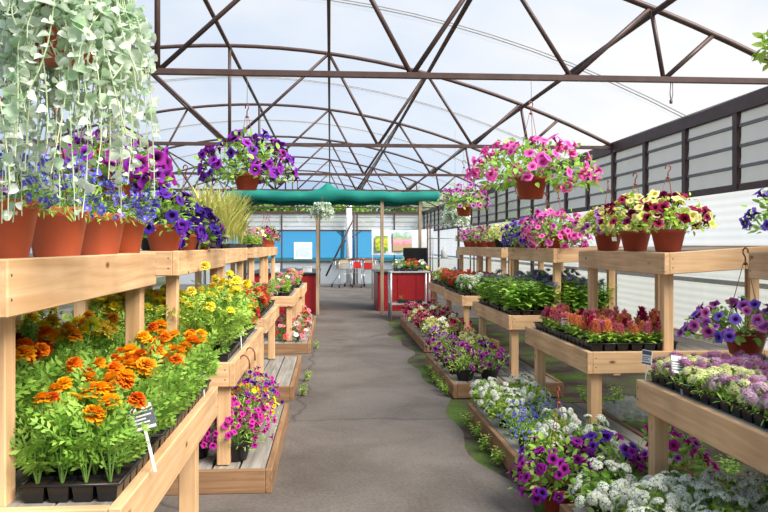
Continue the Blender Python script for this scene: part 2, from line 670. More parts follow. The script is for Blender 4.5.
def fol_mound(key, rx, hz, low, n, tmpl, L, mat, drop=None, stems=26, seed=1, inner=.35):
    if key in bpy.data.meshes:
        return bpy.data.meshes[key]
    r_ = np.random.default_rng(seed)
    mb = MB()
    P, N = shell(n, rx, hz, low, r_, drop)
    s = inner + (1 - inner) * r_.uniform(0, 1, n) ** .6
    bump = 1 + .13 * np.sin(3 * np.arctan2(P[:, 1], P[:, 0]) + seed) + r_.normal(0, .07, n)
    P = P * (s * bump)[:, None]
    d = N * .7 + r_.normal(0, .55, (n, 3)) + [0, 0, .1]
    up = N * .6 + [0, 0, .8] + r_.normal(0, .3, (n, 3))
    mb.inst(tmpl, frames(d, up, L * r_.uniform(.65, 1.25, n)), P, 0)
    Q, _ = shell(stems, rx * .92, hz * .92, low, r_, drop)
    for q in Q:
        mb.tube([(0, 0, -.02), (q[0] * .5, q[1] * .5, max(q[2], 0) * .65 + .03), tuple(q)], .0018, 1, 4, False)
    return mb.mesh(key, [mat, STEM])


def fol_marigold(key, h, w, n, mat, seed):
    if key in bpy.data.meshes:
        return bpy.data.meshes[key]
    r_ = np.random.default_rng(seed)
    mb = MB()
    P, D, S = [], [], []
    for s in range(6):
        a = s * 2.4 + r_.uniform(0, .5)
        out = w * (.25 if s == 0 else r_.uniform(.5, 1))
        top = np.array([out * math.cos(a), out * math.sin(a), h * r_.uniform(.75, 1)])
        mid = np.array([top[0] * .45, top[1] * .45, top[2] * .5])
        mb.tube([(0, 0, -.01), tuple(mid), tuple(top)], [.003, .0025, .0015], 1, 5, False)
        for k in range(n // 6):
            t = r_.uniform(.15, 1)
            p = (1 - t) ** 2 * np.zeros(3) + 2 * t * (1 - t) * mid + t * t * top
            b = r_.uniform(0, 2 * PI)
            P.append(p)
            D.append((math.cos(b), math.sin(b), r_.uniform(.2, 1.5)))
            S.append(r_.uniform(.075, .12) * (.75 + .5 * w / .07 * .5))
    mb.inst(LT_COMP, frames(np.array(D), r_.normal(0, .75, (len(D), 3)) + [0, 0, 1.], S), P, 0)
    return mb.mesh(key, [mat, STEM])


def fol_upright(key, h, w, n, tmpl, L, mat, seed, nst=5):
    if key in bpy.data.meshes:
        return bpy.data.meshes[key]
    r_ = np.random.default_rng(seed)
    mb = MB()
    P, D, S = [], [], []
    for s in range(nst):
        a = s * 2.4 + r_.uniform(0, .6)
        out = w * (.15 if s == 0 else r_.uniform(.5, 1))
        top = np.array([out * math.cos(a), out * math.sin(a), h * r_.uniform(.7, 1)])
        mb.tube([(0, 0, -.01), tuple(top * [.5, .5, .55]), tuple(top)], [.003, .0025, .0015], 1, 5, False)
        m = n // nst
        for k in range(m):
            t = .12 + .88 * (k + r_.uniform()) / m
            b = k * 2.3 + r_.uniform(0, .8)
            P.append(top * [t, t, t])
            D.append((math.cos(b), math.sin(b), r_.uniform(-.1, .7)))
            S.append(L * r_.uniform(.7, 1.2) * (1.15 - .5 * t))
    mb.inst(tmpl, frames(np.array(D), np.array([[0, 0, 1.]]), S), P, 0)
    return mb.mesh(key, [mat, STEM])


def fol_grass(key, h, n, seed, mat=LEAF_GRASS):
    if key in bpy.data.meshes:
        return bpy.data.meshes[key]
    r_ = np.random.default_rng(seed)
    mb = MB()
    a = r_.uniform(0, 2 * PI, n)
    z0 = r_.uniform(0, .55, n) * h
    d = np.stack([np.cos(a) * .38, np.sin(a) * .38, r_.uniform(.8, 2.4, n)], 1)
    P = np.stack([.012 * np.cos(a), .012 * np.sin(a), z0], 1)
    mb.inst(LT_BLADE, frames(d, np.array([[0, 0, 1.]]), h * r_.uniform(.35, .6, n)), P, 0)
    for k in range(4):
        b = r_.uniform(0, 2 * PI)
        mb.tube([(0, 0, -.01), (.02 * math.cos(b), .02 * math.sin(b), h * .5), (.06 * math.cos(b), .06 * math.sin(b), h * r_.uniform(.8, 1))], [.003, .0025, .001], 0, 4, False)
    return mb.mesh(key, [mat, STEM])


def fol_trail(key, r0, spread, length, strands, leaf, seed, mat=LEAF_SILVER, step=.032, thick=.0016):
    """trailing strands over the rim, each with round leaves along it"""
    if key in bpy.data.meshes:
        return bpy.data.meshes[key]
    r_ = np.random.default_rng(seed)
    mb = MB()
    P, D, S = [], [], []
    for s in range(strands):
        a = s * 2.39996 + r_.uniform(-.2, .2)
        ln = length * (.12 + .88 * r_.uniform(0, 1) ** (2.0 if length > .5 else 1.2))
        out = spread * r_.uniform(.3, 1)
        pts = []
        n = 9
        sw = r_.normal(0, .35)
        rs = r0 * r_.uniform(.2, 1)
        for k in range(n):
            t = k / (n - 1)
            rr = rs + out * (1 - (1 - t) ** 2.2)
            aa = a + sw * t + .12 * math.sin(5 * t + s)
            up = .07 * r_.uniform(.7, 1.4) * math.sin(PI * min(1, t * 2.6)) if t < .4 else 0
            pts.append((rr * math.cos(aa), rr * math.sin(aa), up - ln * max(0, t - .12) ** 1.25))
        mb.tube(pts, thick, 1, 4, False)
        L_ = sum((Vector(pts[i + 1]) - Vector(pts[i])).length for i in range(n - 1))
        m = int(L_ / step)
        for k in range(m):
            t = (k + r_.uniform(0, .8)) / m * (n - 1)
            i = min(int(t), n - 2)
            p = np.array(pts[i]) * (1 - t + i) + np.array(pts[i + 1]) * (t - i)
            b = r_.uniform(0, 2 * PI)
            P.append(p)
            D.append((math.cos(b), math.sin(b), r_.uniform(-.3, .8)))
            S.append(leaf * r_.uniform(.4, 1.3) * (1.1 - .5 * t / (n - 1)))
    P = np.array(P)
    D = np.array(D)
    up = np.stack([P[:, 0] * 3, P[:, 1] * 3, np.full(len(P), .7)], 1) + r_.normal(0, .85, P.shape)
    mb.inst(LT_FAN, frames(D, up, S), P, 0)
    return mb.mesh(key, [mat, MATS.get('silver_stem') or mat_leaf('silver_stem', (.42, .52, .30), (.6, .68, .46), .1)])


# ------------------------------------------------------------------ pots, hangers, trays, tags
def pot_mesh(r, h, mat):
    key = 'pot_%d_%d_%s' % (r * 1000, h * 1000, mat.name)
    if key in bpy.data.meshes:
        return bpy.data.meshes[key]
    mb = MB()
    rb = r * .70
    mb.lathe([(0, 0), (rb * .96, 0), (rb, .004), (r * .93, h * .80), (r * .98, h * .81), (r, h * .985), (r * .99, h), (r * .93, h), (r * .9, h * .86), (0, h * .85)], 28, 0)
    return mb.mesh(key, [mat])


def soil_mesh(r, h):
    key = 'soil_%d_%d' % (r * 1000, h * 1000)
    if key in bpy.data.meshes:
        return bpy.data.meshes[key]
    mb = MB()
    mb.lathe([(r * .89, h * .84), (r * .88, h * .9), (r * .5, h * .93), (0, h * .94)], 20, 0)
    return mb.mesh(key, [SOIL])


def hook_pts(z, s=1.):
    return [(0, 0, z), (0, 0, z + .035 * s), (.018 * s, 0, z + .055 * s), (.020 * s, 0, z + .075 * s), (0, 0, z + .088 * s), (-.02 * s, 0, z + .078 * s), (-.022 * s, 0, z + .06 * s)]


def hanger_mesh(r, h, top):
    """three thin straps from the rim to a crook hook"""
    key = 'hanger_%d_%d_%d' % (r * 1000, h * 1000, top * 1000)
    if key in bpy.data.meshes:
        return bpy.data.meshes[key]
    mb = MB()
    for k in range(3):
        a = 2 * PI * k / 3 + .5
        mb.tube([(r * .97 * math.cos(a), r * .97 * math.sin(a), h * .97), (.012 * math.cos(a), .012 * math.sin(a), top - .09)], .0022, 0, 5)
    mb.lathe([(.004, top - .10), (.013, top - .095), (.011, top - .085), (.004, top - .08)], 8)
    mb.tube(hook_pts(top - .088), .0045, 0, 6)
    return mb.mesh(key, [HANGER])


def add_flowers(root, mesh, n, size, rx, hz, low, z0, r_, drop=None, name='flower', jit=.06, tilt=.35, bias=None, label=None):
    P, N = shell(n, rx, hz, low, r_, drop)
    for k in range(n):
        p = Vector(P[k]) * (1 + r_.normal(0, jit))
        d = Vector(N[k]) + Vector(r_.normal(0, tilt, 3))
        d.normalize()
        q = d.to_track_quat('Z', 'Y') @ Quaternion((0, 0, 1), r_.uniform(0, 2 * PI))
        mk(name, mesh, root, (p.x, p.y, p.z + z0), q, size * r_.uniform(.8, 1.15), label)


def petunia(label, loc, cols, r=.105, h=.165, rx=.2, hz=.17, low=-15, drop=.16, nfl=40, size=1., pot=TERRA, hang=None, leaf='petunia_leaf', cat='flowering plant', name='potted_petunia', group=None, rz=None, nleaf=330, lfs=.045, seed=None, wire=None, fol=None, wdx=0.):
    """loc is the middle of the pot's base"""
    sd = seed if seed is not None else rng.integers(1e6)
    r_ = np.random.default_rng(int(sd))
    root = thing(name, label, cat, loc, r_.uniform(0, 6.28) if rz is None else rz, group or {'hanging_petunia': 'hanging petunia baskets'}.get(name, 'potted petunias'))
    if pot:
        mk('soil', soil_mesh(r, h), mk('pot', pot_mesh(r, h, pot), root))
    z0 = h * .92 if pot else h
    v = int(sd) % 3
    fk = fol or 'foliage_mound_%d_%d_%d_%s_%d' % (rx * 100, hz * 100, drop * 100, leaf, v)
    mk('foliage', fol_mound(fk, rx, hz, low, nleaf, LT_OVATE, lfs, MATS[leaf], drop, 26, 3 + v), root, (0, 0, z0))
    tot = sum(c[1] for c in cols)
    for c in cols:
        add_flowers(root, petunia_mesh(c[0]), max(1, int(nfl * c[1] / tot)), size, rx * 1.04, hz * 1.05, low + 4, z0 + .005, r_, drop)
    if hang:
        mk('hanger', hanger_mesh(r, h, hang), root)
    if wire:      # thin wire from the hook to the steel above
        mb = MB()
        mb.tube([(0, 0, hang - .004), (wdx / 2 + .004, 0, (hang + wire) / 2), (wdx, 0, wire)], .0018, 0, 5)
        mk('hanging_wire', mb.mesh('hanging_wire', [WIRE]), root)
    return root


def tray_mesh(nx, ny, w, l, h=.055):
    key = 'tray_%d_%d_%d' % (nx, ny, w * 100)
    if key in bpy.data.meshes:
        return bpy.data.meshes[key]
    mb = MB()
    cw, cl = w / nx, l / ny
    for i in range(nx):
        for j in range(ny):
            x, y = -w / 2 + cw * (i + .5), -l / 2 + cl * (j + .5)
            a, b = cw * .46, cl * .46
            c, d = cw * .36, cl * .36
            v = []
            for (p, q, z) in ((a, b, h), (c, d, 0.)):
                v += [(x - p, y - q, z), (x + p, y - q, z), (x + p, y + q, z), (x - p, y + q, z)]
            v += [(x - cw / 2, y - cl / 2, h), (x + cw / 2, y - cl / 2, h), (x + cw / 2, y + cl / 2, h), (x - cw / 2, y + cl / 2, h)]
            v += [(x - a * .95, y - b * .95, h * .85), (x + a * .95, y - b * .95, h * .85), (x + a * .95, y + b * .95, h * .85), (x - a * .95, y + b * .95, h * .85)]
            f = [(0, 4, 5, 1), (1, 5, 6, 2), (2, 6, 7, 3), (3, 7, 4, 0), (4, 7, 6, 5)]
            f += [(8 + k, 8 + (k + 1) % 4, (k + 1) % 4, k) for k in range(4)]
            mb.add(v, f, 0, None, False)
            mb.add(v[12:], [(0, 1, 2, 3)], 1, None, False)
    # rim lip
    for (x0, y0, x1, y1) in ((-w / 2, -l / 2, w / 2, -l / 2), (w / 2, -l / 2, w / 2, l / 2), (w / 2, l / 2, -w / 2, l / 2), (-w / 2, l / 2, -w / 2, -l / 2)):
        mb.tube([(x0, y0, h - .004), (x1, y1, h - .004)], .005, 0, 6)
    return mb.mesh(key, [BLACKP, SOIL])


def tray(loc, label, rz=0, nx=3, ny=6, w=.27, l=.53, group=None):
    o = mk('cell_tray', tray_mesh(nx, ny, w, l))
    o.location = loc
    o.rotation_euler = (0, 0, rz)
    tag(o, label, 'plant tray', group or 'black cell trays')
    spots = []
    cw, cl = w / nx, l / ny
    c, s = math.cos(rz), math.sin(rz)
    for i in range(nx):
        for j in range(ny):
            x, y = -w / 2 + cw * (i + .5), -l / 2 + cl * (j + .5)
            spots.append(Vector((loc[0] + c * x - s * y, loc[1] + s * x + c * y, loc[2] + .046)))
    return spots


def plant_tag(loc, rz, label, s=1., lean=20, roll=0., dark=False):
    """printed plastic label on a stake; the print is bars only"""
    root = thing('plant_label', label, 'label', loc, rz, 'printed plant labels')
    mb = MB()
    mb.box((-.004 * s, -.001, -.085), (.006 * s, .001, .055 * s), 0, .0005)
    me = mb.mesh('stake', [TAGW])
    q = Quaternion((0, 1, 0), math.radians(roll)) @ Quaternion((1, 0, 0), math.radians(-lean))
    mk('stake', me, root, None, q)
    mb = MB()
    mb.box((-.04 * s, -.0015, .05 * s), (.04 * s, .0015, .135 * s), 0, .0005)
    mb.box((-.037 * s, -.0022, .108 * s), (.037 * s, -.0012, .131 * s), 1, .0002)
    for k, (a, b) in enumerate(((-.034, .030), (-.034, .012), (-.034, .022))):
        mb.box((a * s, -.0022, (.094 - .011 * k) * s), (b * s, -.0012, (.099 - .011 * k) * s), 1, .0002)
    mb.box((-.037 * s, -.0022, .053 * s), (.037 * s, -.0012, .062 * s), 1, .0002)
    mk('printed_card', mb.mesh('printed_card', [TAGG, TAGW] if dark else [TAGW, TAGD]), root, None, q)
    return root


# ------------------------------------------------------------------ bedding plants
def marigold(loc, key, nfl, label, group, h=.20, w=.07, globe=False, leaf=LEAF_MARI, size=1., n=36):
    v = int(rng.integers(4))
    root = thing('marigold_plant', label, 'marigold', loc, rng.uniform(0, 6.28), group)
    s = rng.uniform(.88, 1.12)
    mk('foliage', fol_marigold('marigold_foliage_%d_%d_%d_%s_%d' % (h * 100, w * 1000, n, leaf.name, v), h, w, n, leaf, 20 + v), root, None, None, s)
    for k in range(nfl):
        a = rng.uniform(0, 6.28)
        rr = w * .9 * math.sqrt(rng.uniform(0, 1))
        d = Vector((math.cos(a) * .35, math.sin(a) * .35, 1)) + Vector(rng.normal(0, .2, 3))
        q = d.normalized().to_track_quat('Z', 'Y') @ Quaternion((0, 0, 1), rng.uniform(0, 6))
        key_ = key if isinstance(key, str) else key[int(rng.integers(len(key)))]
        mk('flower', marigold_mesh(key_, globe), root, (rr * math.cos(a), rr * math.sin(a), h * s * (rng.uniform(.9, 1.28) if globe else rng.uniform(1.05, 1.32))), q, size * rng.uniform(.75, 1.1))
    return root


def bedding(name, cat, loc, label, group, fol, fm, nfl, size, rx, hz, low=8, fname='flower', scale=1., z0=0.):
    """small plant: one foliage mesh, its flowers as parts"""
    root = thing(name, label, cat, loc, rng.uniform(0, 6.28), group)
    if scale != 1:
        root.scale = (scale,) * 3
    mk('foliage', fol, root)
    fms = fm if isinstance(fm, (list, tuple)) else [fm]
    for k in range(nfl):
        m = fms[int(rng.integers(len(fms)))]
        add_flowers(root, m, 1, size, rx, hz, low, z0, rng, None, fname)
    return root


# ------------------------------------------------------------------ the greenhouse
XR, XL, XC = 3.70, -6.20, -1.25
SP = 1.2375
ZC, ZR = 2.76, 3.99
YT0, DY = 5.55, 3.93
YTR = [YT0 + DY * k for k in range(-2, 7)]
YEND = YTR[-1]
YBACK = YTR[0] - .3


def arch_z(x):
    k = (x - XC) / SP
    return ZR - (ZR - ZC) * (k / 4) ** 2


# roof film
def mat_film(name, col, tr, tl, tcol):
    m, nt, out = nodes(name)
    L = nt.links.new
    tc = nt.nodes.new('ShaderNodeTexCoord')
    mp = nt.nodes.new('ShaderNodeMapping')
    mp.inputs['Scale'].default_value = (.5, 1.6, .5)
    nz = nt.nodes.new('ShaderNodeTexNoise')
    nz.inputs['Scale'].default_value = 1.4
    nz.inputs['Detail'].default_value = 6
    nz.inputs['Distortion'].default_value = .8
    L(tc.outputs['Object'], mp.inputs['Vector'])
    L(mp.outputs[0], nz.inputs['Vector'])
    r = ramp(nt, [(.3, tuple(c * .93 for c in col)), (.6, col)])
    L(nz.outputs['Fac'], r.inputs['Fac'])
    t1 = nt.nodes.new('ShaderNodeBsdfTransparent')
    t1.inputs[0].default_value = (*tcol, 1)
    t2 = nt.nodes.new('ShaderNodeBsdfTranslucent')
    L(r.outputs['Color'], t2.inputs[0])
    df = nt.nodes.new('ShaderNodeBsdfDiffuse')
    L(r.outputs['Color'], df.inputs[0])
    m1 = nt.nodes.new('ShaderNodeMixShader')
    m1.inputs[0].default_value = tl
    L(df.outputs[0], m1.inputs[1])
    L(t2.outputs[0], m1.inputs[2])
    m2 = nt.nodes.new('ShaderNodeMixShader')
    m2.inputs[0].default_value = tr
    L(m1.outputs[0], m2.inputs[1])
    L(t1.outputs[0], m2.inputs[2])
    L(m2.outputs[0], out.inputs[0])
    MATS[name] = m
    return m


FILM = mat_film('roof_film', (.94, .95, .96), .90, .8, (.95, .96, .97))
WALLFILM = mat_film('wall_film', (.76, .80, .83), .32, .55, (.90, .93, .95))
BLUEFILM = mat_film('blue_film', (.42, .78, 1.0), .84, .85, (.40, .83, 1.0))
MESHP = mat_film('mesh_panel', (.40, .42, .42), .22, .38, (.58, .60, .61))

mb = MB()
nx_, ny_ = 40, 36
vs, fs = [], []
for j in range(ny_ + 1):
    y = YBACK + (YEND - YBACK) * j / ny_
    for i in range(nx_ + 1):
        x = XL + (XR - XL) * i / nx_
        sag = .02 * math.sin(PI * ((y - YT0) / DY % 1)) + .006 * math.sin(x * 5 + y * 3)
        vs.append((x, y, arch_z(x) + .035 - sag))
for j in range(ny_):
    for i in range(nx_):
        a = j * (nx_ + 1) + i
        fs.append((a, a + 1, a + nx_ + 2, a + nx_ + 1))
mb.add(vs, fs)
struct('ceiling', mb, [FILM], 'translucent white film stretched over the arched roof')

# trusses
tn = 0
for y in YTR:
    tn += 1
    mb = MB()
    pts = [(XL + (XR - XL) * i / 32, y, arch_z(XL + (XR - XL) * i / 32)) for i in range(33)]
    mb.tube(pts, .024, 0, 8)
    mb.box((XL, y - .02, ZC - .022), (XR, y + .02, ZC + .022), 0, .003)
    nd = lambda k: (XC + SP * k, y, arch_z(XC + SP * k))
    cd = lambda k: (XC + SP * k, y, ZC)
    mb.tube([cd(0), nd(0)], .022, 0, 6)
    for s in (-1, 1):
        for a, b in ((cd(0), nd(s)), (nd(s), cd(1.5 * s)), (cd(1.5 * s), nd(2 * s)), (nd(2 * s), cd(2.48 * s)), (cd(2.48 * s), nd(2.98 * s)), (nd(2.98 * s), cd(3.06 * s)), (cd(3.06 * s), nd(3.38 * s))):
            mb.tube([a, b], .019, 0, 6)
    # columns at both walls
    for x in (XL + .03, XR - .03):
        mb.box((x - .03, y - .03, 0), (x + .03, y + .03, ZC), 0, .004)
    struct('trim_%d' % tn, mb, [STEEL], 'brown steel roof truss')
# purlins
for k in (-3, -2, -1, 0, 1, 2, 3):
    tn += 1
    mb = MB()
    x = XC + SP * k
    mb.tube([(x, YBACK, arch_z(x) - .028), (x, YEND, arch_z(x) - .028)], .024 if k in (3, 2, 0) else .02, 0, 8)
    struct('trim_%d' % tn, mb, [STEEL], 'brown steel purlin running the length of the roof')

# pairs of ropes that hold the film down between the trusses
ROPE = mat_plain('grey_rope', (.30, .31, .33), .8)
for j in range(len(YTR) - 1):
    tn += 1
    mb = MB()
    for dy in (-.04, .04):
        y = (YTR[j] + YTR[j + 1]) / 2 + dy
        mb.tube([(XL + (XR - XL) * i / 24, y, arch_z(XL + (XR - XL) * i / 24) + .05) for i in range(25)], .008, 0, 5)
    struct('trim_%d' % tn, mb, [ROPE], 'pair of grey ropes over the roof film')

# side walls: panels above, film below
ZP = 2.02
for side, x, sg in (('right', XR, -1), ('left', XL, 1)):
    mb = MB()
    n = 14
    vs, fs = [], []
    zz = list(np.linspace(0, ZP, 109))
    for i in range(n + 1):
        y = YBACK + (YEND - YBACK) * i / n
        for z in zz:
            vs.append((x - sg * (.012 + .0022 * math.sin(2 * PI * z / .0748)), y, z))
    k = len(zz)
    for i in range(n):
        for j in range(k - 1):
            a = i * k + j
            fs.append((a, a + 1, a + k + 1, a + k) if sg < 0 else (a, a + k, a + k + 1, a + 1))
    mb.add(vs, fs, 0)
    # ribbed panels: four shallow laps high
    rows = 4
    for q in range(rows):
        z0 = ZP + (ZC - ZP) * q / rows
        z1 = ZP + (ZC - ZP) * (q + 1) / rows
        mb.add([(x + sg * .022, YBACK, z0), (x + sg * .022, YEND, z0), (x + sg * .002, YEND, z1), (x + sg * .002, YBACK, z1),
                (x + sg * .002, YBACK, z0), (x + sg * .002, YEND, z0)], [(0, 1, 2, 3), (4, 5, 1, 0)], 1, None, False)
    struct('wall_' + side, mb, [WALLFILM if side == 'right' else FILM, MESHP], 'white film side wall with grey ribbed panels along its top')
    tn += 1
    mb = MB()
    mb.box((x + sg * .0, YBACK, ZC - .05), (x + sg * .06, YEND, ZC + .05), 0, .004)
    mb.box((x + sg * .01, YBACK, ZP - .022), (x + sg * .045, YEND, ZP + .018), 0, .003)
    y = YT0 + DY * -2
    while y < YEND:
        mb.box((x + sg * .012, y - .026, ZP), (x + sg * .055, y + .026, ZC), 0, .003)
        y += DY / 4
    for q in range(1, 4):
        z = ZP + (ZC - ZP) * q / 4
        mb.box((x + sg * .006, YBACK, z - .007), (x + sg * .030, YEND, z + .007), 2, .002)
    for z in (.35, 1.15):
        mb.box((x + sg * .012, YBACK, z - .015), (x + sg * .035, YEND, z + .015), 1, .003)
    struct('trim_%d' % tn, mb, [STEEL, GALV, mat_plain('grey_lap', (.20, .21, .21), .6)], 'brown steel frame of the side wall')

# end wall (far) : white base, blue film, grey ribbed panels
mb = MB()
mb.box((XL, YEND, 0), (XR, YEND + .03, .85), 0, .002)
mb.box((XL, YEND, .85), (XR, YEND + .02, 2.06), 1, .002)
for q in range(4):
    z0 = 2.06 + .70 * q / 4
    z1 = 2.06 + .70 * (q + 1) / 4
    mb.add([(XL, YEND - .03, z0), (XR, YEND - .03, z0), (XR, YEND, z1), (XL, YEND, z1), (XL, YEND, z0), (XR, YEND, z0)], [(0, 1, 2, 3), (4, 5, 1, 0)], 2, None, False)
struct('wall_far', mb, [WALLFILM, BLUEFILM, mat_film('end_panel', (.80, .82, .84), .25, .5, (.9, .92, .93))], 'far end wall with blue film and pale ribbed panels above')
tn += 1
mb = MB()
mb.box((XL, YEND - .06, 2.03), (XR, YEND - .02, 2.09), 0, .004)
mb.box((XL, YEND - .06, .82), (XR, YEND - .02, .88), 0, .004)
mb.box((XL, YEND - .08, 2.70), (XR, YEND - .02, 2.80), 0, .004)
x = XL
while x < XR:
    mb.box((x - .025, YEND - .07, 0), (x + .025, YEND - .03, 2.76), 0, .004)
    x += 1.45
struct('trim_%d' % tn, mb, [STEEL], 'brown steel frame of the far end wall')
mb = MB()
mb.box((XL, YBACK - .03, 0), (XR, YBACK, ZC), 0, .002)
struct('wall_back', mb, [FILM], 'white film end wall behind')

# ground
def mat_concrete():
    m, nt, out = nodes('aisle_concrete')
    L = nt.links.new
    tc = nt.nodes.new('ShaderNodeTexCoord')
    n1 = nt.nodes.new('ShaderNodeTexNoise')
    n1.inputs['Scale'].default_value = 1.1
    n1.inputs['Detail'].default_value = 8
    n1.inputs['Roughness'].default_value = .65
    n1.inputs['Distortion'].default_value = .5
    n2 = nt.nodes.new('ShaderNodeTexNoise')
    n2.inputs['Scale'].default_value = 45
    n2.inputs['Detail'].default_value = 4
    L(tc.outputs['Object'], n1.inputs['Vector'])
    L(tc.outputs['Object'], n2.inputs['Vector'])
    r = ramp(nt, [(.30, (.095, .077, .065)), (.5, (.142, .121, .106)), (.7, (.19, .165, .148))])
    L(n1.outputs['Fac'], r.inputs['Fac'])
    r2 = ramp(nt, [(.3, (.78, .78, .78)), (.7, (1.12, 1.12, 1.12))])
    L(n2.outputs['Fac'], r2.inputs['Fac'])
    mx = nt.nodes.new('ShaderNodeMixRGB')
    mx.blend_type = 'MULTIPLY'
    mx.inputs[0].default_value = 1
    L(r.outputs[0], mx.inputs[1])
    L(r2.outputs[0], mx.inputs[2])
    # cracks
    vo = nt.nodes.new('ShaderNodeTexVoronoi')
    vo.feature = 'DISTANCE_TO_EDGE'
    vo.inputs['Scale'].default_value = .33
    n3 = nt.nodes.new('ShaderNodeTexNoise')
    n3.inputs['Scale'].default_value = 2.5
    n3.inputs['Detail'].default_value = 4
    L(tc.outputs['Object'], n3.inputs['Vector'])
    ad = nt.nodes.new('ShaderNodeMixRGB')
    ad.inputs[0].default_value = .2
    L(tc.outputs['Object'], ad.inputs[1])
    L(n3.outputs['Color'], ad.inputs[2])
    L(ad.outputs[0], vo.inputs['Vector'])
    r3 = ramp(nt, [(.0, (.55, .55, .55)), (.006, (1, 1, 1))])
    L(vo.outputs['Distance'], r3.inputs['Fac'])
    m2 = nt.nodes.new('ShaderNodeMixRGB')
    m2.blend_type = 'MULTIPLY'
    m2.inputs[0].default_value = 1
    L(mx.outputs[0], m2.inputs[1])
    L(r3.outputs[0], m2.inputs[2])
    p = principled(nt, .75, .3)
    L(m2.outputs[0], p.inputs['Base Color'])
    b = nt.nodes.new('ShaderNodeBump')
    b.inputs['Strength'].default_value = .25
    b.inputs['Distance'].default_value = .01
    L(n2.outputs['Fac'], b.inputs['Height'])
    L(b.outputs[0], p.inputs['Normal'])
    L(p.outputs[0], out.inputs[0])
    return m


def mat_ground():
    m, nt, out = nodes('damp_soil')
    L = nt.links.new
    tc = nt.nodes.new('ShaderNodeTexCoord')
    n1 = nt.nodes.new('ShaderNodeTexNoise')
    n1.inputs['Scale'].default_value = 2.2
    n1.inputs['Detail'].default_value = 8
    L(tc.outputs['Object'], n1.inputs['Vector'])
    r = ramp(nt, [(.35, (.05, .037, .027)), (.48, (.09, .07, .053)), (.55, (.07, .11, .022)), (.72, (.12, .20, .03))])
    L(n1.outputs['Fac'], r.inputs['Fac'])
    p = principled(nt, .9, .2)
    L(r.outputs[0], p.inputs['Base Color'])
    n2 = nt.nodes.new('ShaderNodeTexNoise')
    n2.inputs['Scale'].default_value = 30
    L(tc.outputs['Object'], n2.inputs['Vector'])
    b = nt.nodes.new('ShaderNodeBump')
    b.inputs['Strength'].default_value = .7
    b.inputs['Distance'].default_value = .03
    L(n2.outputs['Fac'], b.inputs['Height'])
    L(b.outputs[0], p.inputs['Normal'])
    L(p.outputs[0], out.inputs[0])
    return m


mb = MB()
edge = [(1.08 + .07 * math.sin(y * 1.9) + .05 * math.sin(y * 4.3 + 1), y) for y in np.linspace(YBACK, 15, 90)] + [(XR, 15.3), (XR, YEND)]
vs = [(x, y, 0) for x, y in edge] + [(XL, y, 0) for x, y in edge]
n = len(edge)
mb.add(vs, [(i, i + 1, n + i + 1, n + i) for i in range(n - 1)][::1], 0)
o = struct('floor', mb, [mat_concrete()], 'grey brown concrete aisle floor')
o.data.flip_normals() if o.data.polygons[0].normal.z < 0 else None
mb = MB()
mb.add([(-60, -30, -.01), (60, -30, -.01), (60, 90, -.01), (-60, 90, -.01)], [(0, 1, 2, 3)], 0)
struct('ground', mb, [mat_ground()], 'dark damp soil with moss')


# ------------------------------------------------------------------ benches
def board(root, name, lo, hi, axis, mats=WOOD, shear=None, label=None):
    mb = MB()
    mb.box(lo, hi, 0, .004, shear)
    return mk(name, mb.mesh(name, [mats[axis]]), root, None, None, None, label)


def planks(root, name, lo, hi, axis, n, mats, shear=None, gap=.006):
    """planks side by side along the axis, one part"""
    mb = MB()
    o = 1 - axis
    wd = (hi[o] - lo[o]) / n
    for k in range(n):
        a, b = list(lo), list(hi)
        a[o] = lo[o] + wd * k + gap / 2
        b[o] = lo[o] + wd * (k + 1) - gap / 2
        mb.box(a, b, 0, .003, shear)
    return mk(name, mb.mesh(name, [mats[axis]]), root)


def nail_mesh(axis):
    key = 'nail_' + 'xy'[axis]
    if key in bpy.data.meshes:
        return bpy.data.meshes[key]
    mb = MB()
    mb.lathe([(0, -.002), (.0045, -.002), (.0045, .0005), (0, .002)], 8)
    me = mb.mesh(key, [mat_plain('nail_steel', (.10, .06, .045), .6)])
    me.transform(Matrix.Rotation(PI / 2, 4, 'Y' if axis == 1 else 'X'))
    return me


